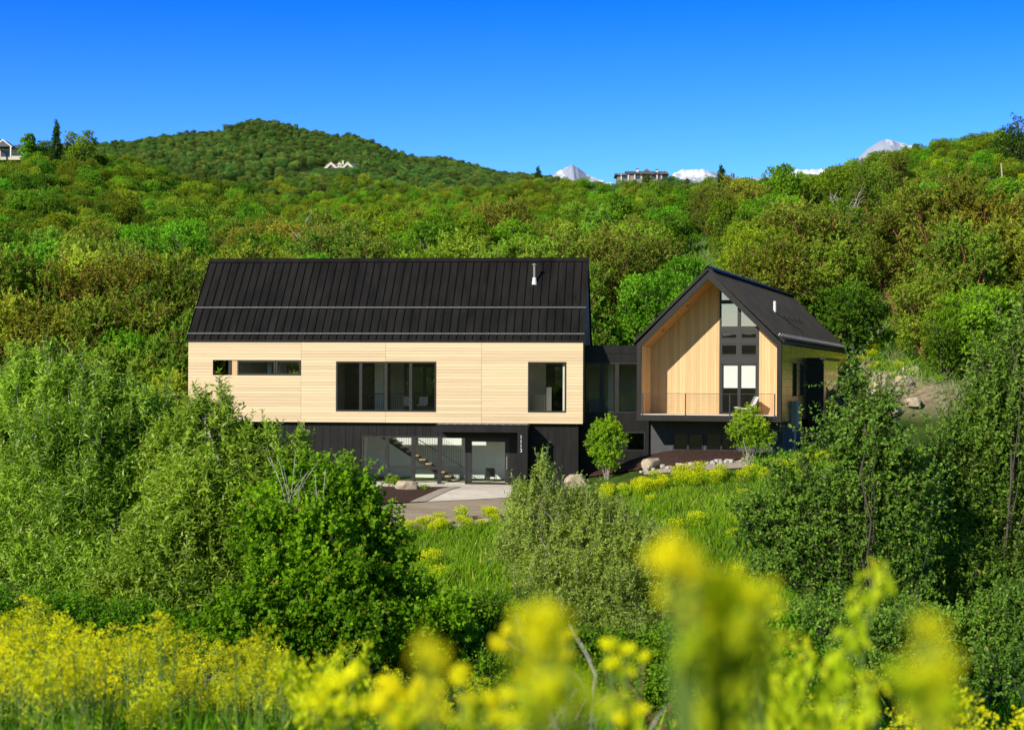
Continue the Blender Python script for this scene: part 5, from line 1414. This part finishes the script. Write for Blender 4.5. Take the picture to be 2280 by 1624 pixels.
for i in range(84):
    t_ = rt.random(); x = -5.5+22*t_; y = np.interp(x, [-6,0,4,7,10,16.5],[70.6,74.3,76.2,76.6,77.0,78.2]) + rt.uniform(-2.2,.3); wspots.append((x, y))
for i in range(26): wspots.append((rt.uniform(-7,11), rt.uniform(56,73)))
NW = len(wspots)
for i in range(45): wspots.append(((rt.uniform(2100,2300)-CX)/F*(dd_ := rt.uniform(178,214)), dd_))
for i in range(16): wspots.append(((rt.uniform(1900,2010)-CX)/F*(dd_ := rt.uniform(99,110)), dd_))
for i, (x, y) in enumerate(wspots):
    sc = rt.uniform(.7,1.25)*(1.6 if y > 150 else 1.0)
    if i < 4: wp.append(weed_mesh(500+i, (x, y, g1(x, y)), LW, GW)); wp[-1].scale = (sc,)*3
    else:
        o = copy_tree(wp[i % 4], (x, y, g1(x, y)), rt.uniform(0,6.28), sc)
        if i >= NW:
            o['label'], o['group'] = ('yellow-flowered weed on the slope around the leaning pole', 'yellow weeds around the pole') if y > 150 else ('yellow-flowered weed on the bank behind the small wing', 'yellow weeds on the back bank')
# small shrubs in the mulch bed by the door
for k, (u, v, d, lab) in enumerate([(875,1082,80.6,'small green shrub in the mulch left of the pale boulder by the stair hall'),(945,1100,79.9,'tiny pale shrub in the mulch right of the boulder by the stair hall')]):
    q = at(u, v, d)
    plant('small_shrub', lab, 'shrub', (q[0], q[1], g1(q[0], q[1])), [(0,0,.3,.3,.3,.28),(.15,0,.5,.2,.2,.2)] if k == 0 else [(0,0,.12,.2,.2,.14)], 80+k, 120 if k == 0 else 50, 7, .1, .08, .035, M['l_young'], M['bark_grey'], 2, .012, .5, .3, .5, sub=2)

# ------------------------------------------------------------------ far houses
def gable_block(mb, x0, x1, y0, y1, z0, z1): mb.box(x0, x1, y0, y1, z0, z1)
def hroot(u, d, v, label, rz=0.0):
    q = at(u, v, d); o = empty('hill_house', q, rz); return tag(o, label, 'house')
M['slate'] = principled('slate_roof', (.10,.105,.13), .7, var=.2, scale=1.5)
M['fstone'] = principled('far_stone', (.25,.23,.215), .9, var=.25, scale=.8)
M['ftrim'] = principled('far_trim', (.24,.14,.08), .7, var=.15, scale=1)
M['fcream'] = principled('far_cream_wall', (.70,.62,.52), .8, var=.05, scale=1)
M['fglass'] = principled('far_window_glass', (.05,.08,.13), .12, var=.1, scale=1)
# cream house with two big gables; 1 unit = 1 m, scale from its distance
k = 600/F
hA = hroot(756, 600, 376, 'white-gabled house with a grey roof on the far wooded hill')
def gab(mb, cx, w, z0, z1, y0, y1, th=.35):
    mb.prism([(cx-w/2, z0),(cx-w/2+th*1.2, z0),(cx, z1-th),(cx+w/2-th*1.2, z0),(cx+w/2, z0),(cx, z1)], 'y', y0, y1)
q = MB(); q.box(-5.6,5.9,.5,9,-3,.6); q.build('wall', M['ftrim'], hA)
q = MB(); q.prism([(.2,.2),(4.7,2.75),(9.3,.2)], 'x', -5.9, 6.0); rf_ = q.build('roof', M['slate'], hA)
q = MB(); q.box(.4,1.2,3.6,4.6,2.2,3.7); q.build('chimney', M['fcream'], rf_)
for cx in (-3.2, 3.2):
    q = MB(); q.prism([(cx-2.95,-.2),(cx+2.95,-.2),(cx,2.45)], 'y', -1.0, 4.5); q.build('roof', M['slate'], hA)
    q = MB(); gab(q, cx, 6.2, -.2, 2.55, -1.5, -1.0, 1.15); q.build('gable', M['fcream'], hA)
q = MB(); q.box(-.75,.75,-.6,2.0,.4,1.5); q.prism([(-1.0,1.5),(1.0,1.5),(0,2.6)], 'y', -.8, 2.2); dm_ = q.build('dormer', M['fcream'], hA)
q = MB(); q.box(-.2,.2,-.62,-.602,.85,1.3); q.build('window', M['fglass'], dm_)
# stone house on the crest
hB = hroot(1430, 452, 399, 'long stone house with two chimneys on the crest below the snowy peaks')
q = MB(); q.box(-7.3,7.3,0,7,-1.5,1.45); q.build('wall', M['fstone'], hB)
q = MB(); q.prism([(-.7,1.46),(3.5,2.75),(7.6,1.46)], 'x', -4.9, 7.4); q.prism([(-.7,1.1),(3.5,2.1),(7.6,1.1)], 'x', -7.9, -4.91); rf_ = q.build('roof', M['slate'], hB)
for cx, w, z in ((1.1, 4.4, 2.9), (6.3, 2.8, 2.35)):
    q = MB(); q.prism([(cx-w/2,1.40),(cx+w/2,1.40),(cx,z)], 'y', -1.2, 4); q.build('gable_roof', M['slate'], hB)
    q = MB(); gab(q, cx, w-.1, 1.25, z-.12, -1.24, -1.205, .28); q.build('gable_trim', M['ftrim'], hB)
for cx, z in ((-1.3,3.2),(4.4,2.95)):
    q = MB(); q.box(cx-.35,cx+.35,2.2,3.0,1.5,z); c_ = q.build('chimney', M['fcream'], rf_)
    q = MB(); q.box(cx-.45,cx+.45,2.1,3.1,z+.01,z+.25); q.build('chimney_cap', M['slate'], c_)
for a, b in ((-5.6,-4.5),(-1.9,-.8),(.3,1.9),(3.0,3.9),(4.6,5.3),(5.9,7.0)):
    q = MB(); q.box(a,b,-.05,-.004,.05,1.15); q.build('window', M['fglass'], hB)
for cx in (-6.2,-4.1,-2.3,-.3,2.3,4.2,5.5):
    q = MB(); q.box(cx-.2,cx+.2,-.35,-.06,-1.4,1.4); q.build('pillar', M['fcream'], hB)
# porch house on the left crest
hC = hroot(8, 382, 335, 'white porch gable and grey roof of a house on the left skyline'); hC.scale = (.82,.82,.82)
q = MB(); q.box(-6,5.5,2,10,-2.5,1.0); q.build('wall', M['fcream'], hC)
q = MB(); q.prism([(1.2,.8),(5.5,2.3),(10.5,.8)], 'x', -6, 5.9); q.build('roof', M['slate'], hC)
q = MB(); q.prism([(-2.6,1.0),(3.0,1.0),(.2,3.05)], 'y', -1.4, 4); q.build('porch_roof', M['slate'], hC)
q = MB(); gab(q, .2, 6.0, .85, 3.15, -1.5, -1.405, .45); q.build('gable_trim', M['white'], hC)
for cx in (-2.2, 2.5):
    q = MB(); q.box(cx-.18,cx+.18,-1.3,-.9,-2.4,1.0); q.build('porch_post', M['white'], hC)
q = MB(); q.box(-1.5,1.2,1.9,1.99,-1.6,.3); q.build('window', M['fglass'], hC)

# ------------------------------------------------------------------ snowy mountains
mm_, nt, out = new_mat('hazed_rock_and_snow')
p = N(nt, 'ShaderNodeBsdfPrincipled', Roughness=.9); nt.links.new(p.outputs[0], out.inputs[0])
at_ = N(nt, 'ShaderNodeAttribute', attribute_name='snow')
tc = N(nt, 'ShaderNodeTexCoord'); n1 = N(nt, 'ShaderNodeTexNoise', Scale=.012, Detail=9.0, Roughness=.7); nt.links.new(tc.outputs['Object'], n1.inputs['Vector'])
ad = N(nt, 'ShaderNodeMath', operation='ADD'); nt.links.new(at_.outputs['Fac'], ad.inputs[0]); nt.links.new(n1.outputs['Fac'], ad.inputs[1])
rp = N(nt, 'ShaderNodeValToRGB'); e = rp.color_ramp.elements
e[0].position = .93; e[0].color = (.36,.40,.52,1); e[1].position = 1.03; e[1].color = (.80,.84,.90,1)  # rock kept pale and bluish: distance haze put into its colour
nt.links.new(ad.outputs[0], rp.inputs[0]); nt.links.new(rp.outputs[0], p.inputs['Base Color'])
MD = 12000.
def mountain(name, label, sky, snowpk, seed):
    """ridge line surveyed as (u, v); slopes towards and away from the viewer with gullies"""
    us = np.linspace(sky[0][0], sky[-1][0], 140); vs = np.interp(us, [q_[0] for q_ in sky], [q_[1] for q_ in sky])
    rng = np.random.RandomState(seed)
    jag = np.array([mnoise.fractal(Vector((u*.09, seed, 0)), 1.0, 2.1, 5) for u in us])*2.2
    rows = 46; V = []; S = []
    for j in range(rows):
        t = j/(rows-1)*2-1      # -1 front foot, 0 crest, 1 back foot
        for i, u in enumerate(us):
            x = (u-CX)/F*MD; zc = CZ-(vs[i]+jag[i]-HY)/F*MD
            y = MD + t*1700
            f = mnoise.fractal(Vector((x*.0022, t*2.2, seed)), .9, 2.2, 6)
            z = zc*(1-abs(t)**.9*.5) + f*90*min(1, abs(t)*5)
            V.append((x, y, z)); S.append(np.interp(u, [q_[0] for q_ in snowpk], [q_[1] for q_ in snowpk]) - abs(t)*1.3 + f*.3 - .03)
    ii = np.arange(rows*140).reshape(rows, 140)
    q = np.stack([ii[:-1,:-1].ravel(), ii[:-1,1:].ravel(), ii[1:,1:].ravel(), ii[1:,:-1].ravel()], 1)
    o = link(name, np_mesh(name, np.array(V), q, {'snow': S}), mm_); tag(o, kind='structure')
mountain('mountain', '', [(1180,420),(1220,388),(1240,374),(1258,366),(1271,360),(1284,365),(1296,375),(1310,384),(1345,397),(1400,410)], [(1180,.6),(1235,.62),(1255,.56),(1275,.42),(1290,.5),(1310,.62)], 1)
mountain('mountain', '', [(1440,410),(1485,390),(1497,377),(1512,371),(1560,369),(1585,376),(1610,386),(1660,388),(1720,384),(1755,373),(1768,369),(1800,370),(1832,366),(1850,372),(1890,380)], [(1440,.6),(1500,.62),(1560,.60),(1580,.42),(1700,.5),(1755,.75),(1830,.72),(1890,.5)], 2)
mountain('mountain', '', [(1840,420),(1880,368),(1905,342),(1930,318),(1952,304),(1970,299),(1988,304),(2030,315),(2060,319),(2110,328),(2200,350),(2320,390)], [(1840,.2),(1930,.34),(1960,.48),(1975,.58),(2030,.60),(2110,.6),(2320,.5)], 3)

# ------------------------------------------------------------------ light and sky
AZ, EL = R(40), R(28)     # light travels towards +x sin, +y cos
ld = Vector((math.sin(AZ)*math.cos(EL), math.cos(AZ)*math.cos(EL), -math.sin(EL)))
sl = bpy.data.lights.new('sun', 'SUN'); sl.energy = 5.0; sl.angle = R(.5); sl.color = (1.0, .94, .82)
so = bpy.data.objects.new('sun', sl); so.rotation_euler = ld.to_track_quat('-Z', 'Y').to_euler(); so.location = (-30,-30,40); col.objects.link(so)
w = bpy.data.worlds.new('World'); scene.world = w; w.use_nodes = True
nt = w.node_tree; nt.nodes.clear()
out = nt.nodes.new('ShaderNodeOutputWorld'); bg = nt.nodes.new('ShaderNodeBackground')
sk = nt.nodes.new('ShaderNodeTexSky'); sk.sky_type = 'NISHITA'; sk.sun_disc = False
sk.sun_elevation = EL; sk.sun_rotation = R(180)+AZ
sk.altitude = 2000; sk.air_density = 1.0; sk.dust_density = .2; sk.ozone_density = 3.0
hs = nt.nodes.new('ShaderNodeHueSaturation'); hs.inputs['Saturation'].default_value = 1.30; hs.inputs['Value'].default_value = 1.0
gr = nt.nodes.new('ShaderNodeMix'); gr.data_type = 'RGBA'; gr.blend_type = 'MULTIPLY'; gr.inputs[0].default_value = 1.0
gr.inputs[7].default_value = (.85, 1.25, 1.85, 1)
tcw = nt.nodes.new('ShaderNodeTexCoord'); sx = nt.nodes.new('ShaderNodeSeparateXYZ'); nt.links.new(tcw.outputs['Generated'], sx.inputs[0])
me_ = nt.nodes.new('ShaderNodeMapRange'); me_.interpolation_type = 'SMOOTHSTEP'
me_.inputs['From Min'].default_value = .27; me_.inputs['From Max'].default_value = .55; nt.links.new(sx.outputs[2], me_.inputs['Value'])
zc = nt.nodes.new('ShaderNodeMix'); zc.data_type = 'RGBA'; nt.links.new(me_.outputs[0], zc.inputs[0])
lo_ = nt.nodes.new('ShaderNodeMapRange'); lo_.inputs['From Min'].default_value = .09; lo_.inputs['From Max'].default_value = .25; nt.links.new(sx.outputs[2], lo_.inputs['Value'])
lc = nt.nodes.new('ShaderNodeMix'); lc.data_type = 'RGBA'; nt.links.new(lo_.outputs[0], lc.inputs[0]); lc.inputs[6].default_value = (1.35, 1.58, 2.2, 1); lc.inputs[7].default_value = (.03, .80, 2.7, 1)
dp = nt.nodes.new('ShaderNodeVectorMath'); dp.operation = 'DOT_PRODUCT'; nt.links.new(tcw.outputs['Generated'], dp.inputs[0]); dp.inputs[1].default_value = (-math.sin(AZ), -math.cos(AZ), 0)
ms = nt.nodes.new('ShaderNodeMapRange'); ms.interpolation_type = 'SMOOTHSTEP'; ms.inputs['From Min'].default_value = -.55; ms.inputs['From Max'].default_value = .45; nt.links.new(dp.outputs['Value'], ms.inputs['Value'])
pc = nt.nodes.new('ShaderNodeMix'); pc.data_type = 'RGBA'; nt.links.new(ms.outputs[0], pc.inputs[0]); nt.links.new(lc.outputs[2], pc.inputs[6]); pc.inputs[7].default_value = (1.5, 1.22, 1.05, 1)
nt.links.new(pc.outputs[2], zc.inputs[6])
zc.inputs[7].default_value = (.75, .62, .50, 1)
nt.links.new(zc.outputs[2], gr.inputs[7])
nt.links.new(sk.outputs[0], hs.inputs['Color']); nt.links.new(hs.outputs[0], gr.inputs[6]); nt.links.new(gr.outputs[2], bg.inputs['Color'])
bg.inputs['Strength'].default_value = .11
nt.links.new(bg.outputs[0], out.inputs[0])

# ------------------------------------------------------------------ camera
cam = bpy.data.cameras.new('camera'); co = bpy.data.objects.new('camera', cam); col.objects.link(co)
cam.sensor_width = 36; cam.lens = F/2279*36
cam.shift_y = (HY-812)/2279
cam.clip_start = .05; cam.clip_end = 40000
co.location = (0, 0, CZ)
co.rotation_euler = (Matrix.Rotation(R(90), 4, 'X') @ Matrix.Rotation(ROLL, 4, 'Z')).to_euler()
cam.dof.use_dof = True; cam.dof.focus_distance = 82; cam.dof.aperture_fstop = 4.0
scene.camera = co
scene.view_settings.view_transform = 'Standard'; scene.view_settings.look = 'None'; scene.view_settings.exposure = 0
cy = scene.cycles
scene.render.engine = 'CYCLES'
cy.max_bounces = 8; cy.diffuse_bounces = 3; cy.glossy_bounces = 3; cy.transmission_bounces = 4; cy.transparent_max_bounces = 12
cy.caustics_reflective = False; cy.caustics_refractive = False
cy.use_denoising = True
cy.sample_clamp_indirect = 6
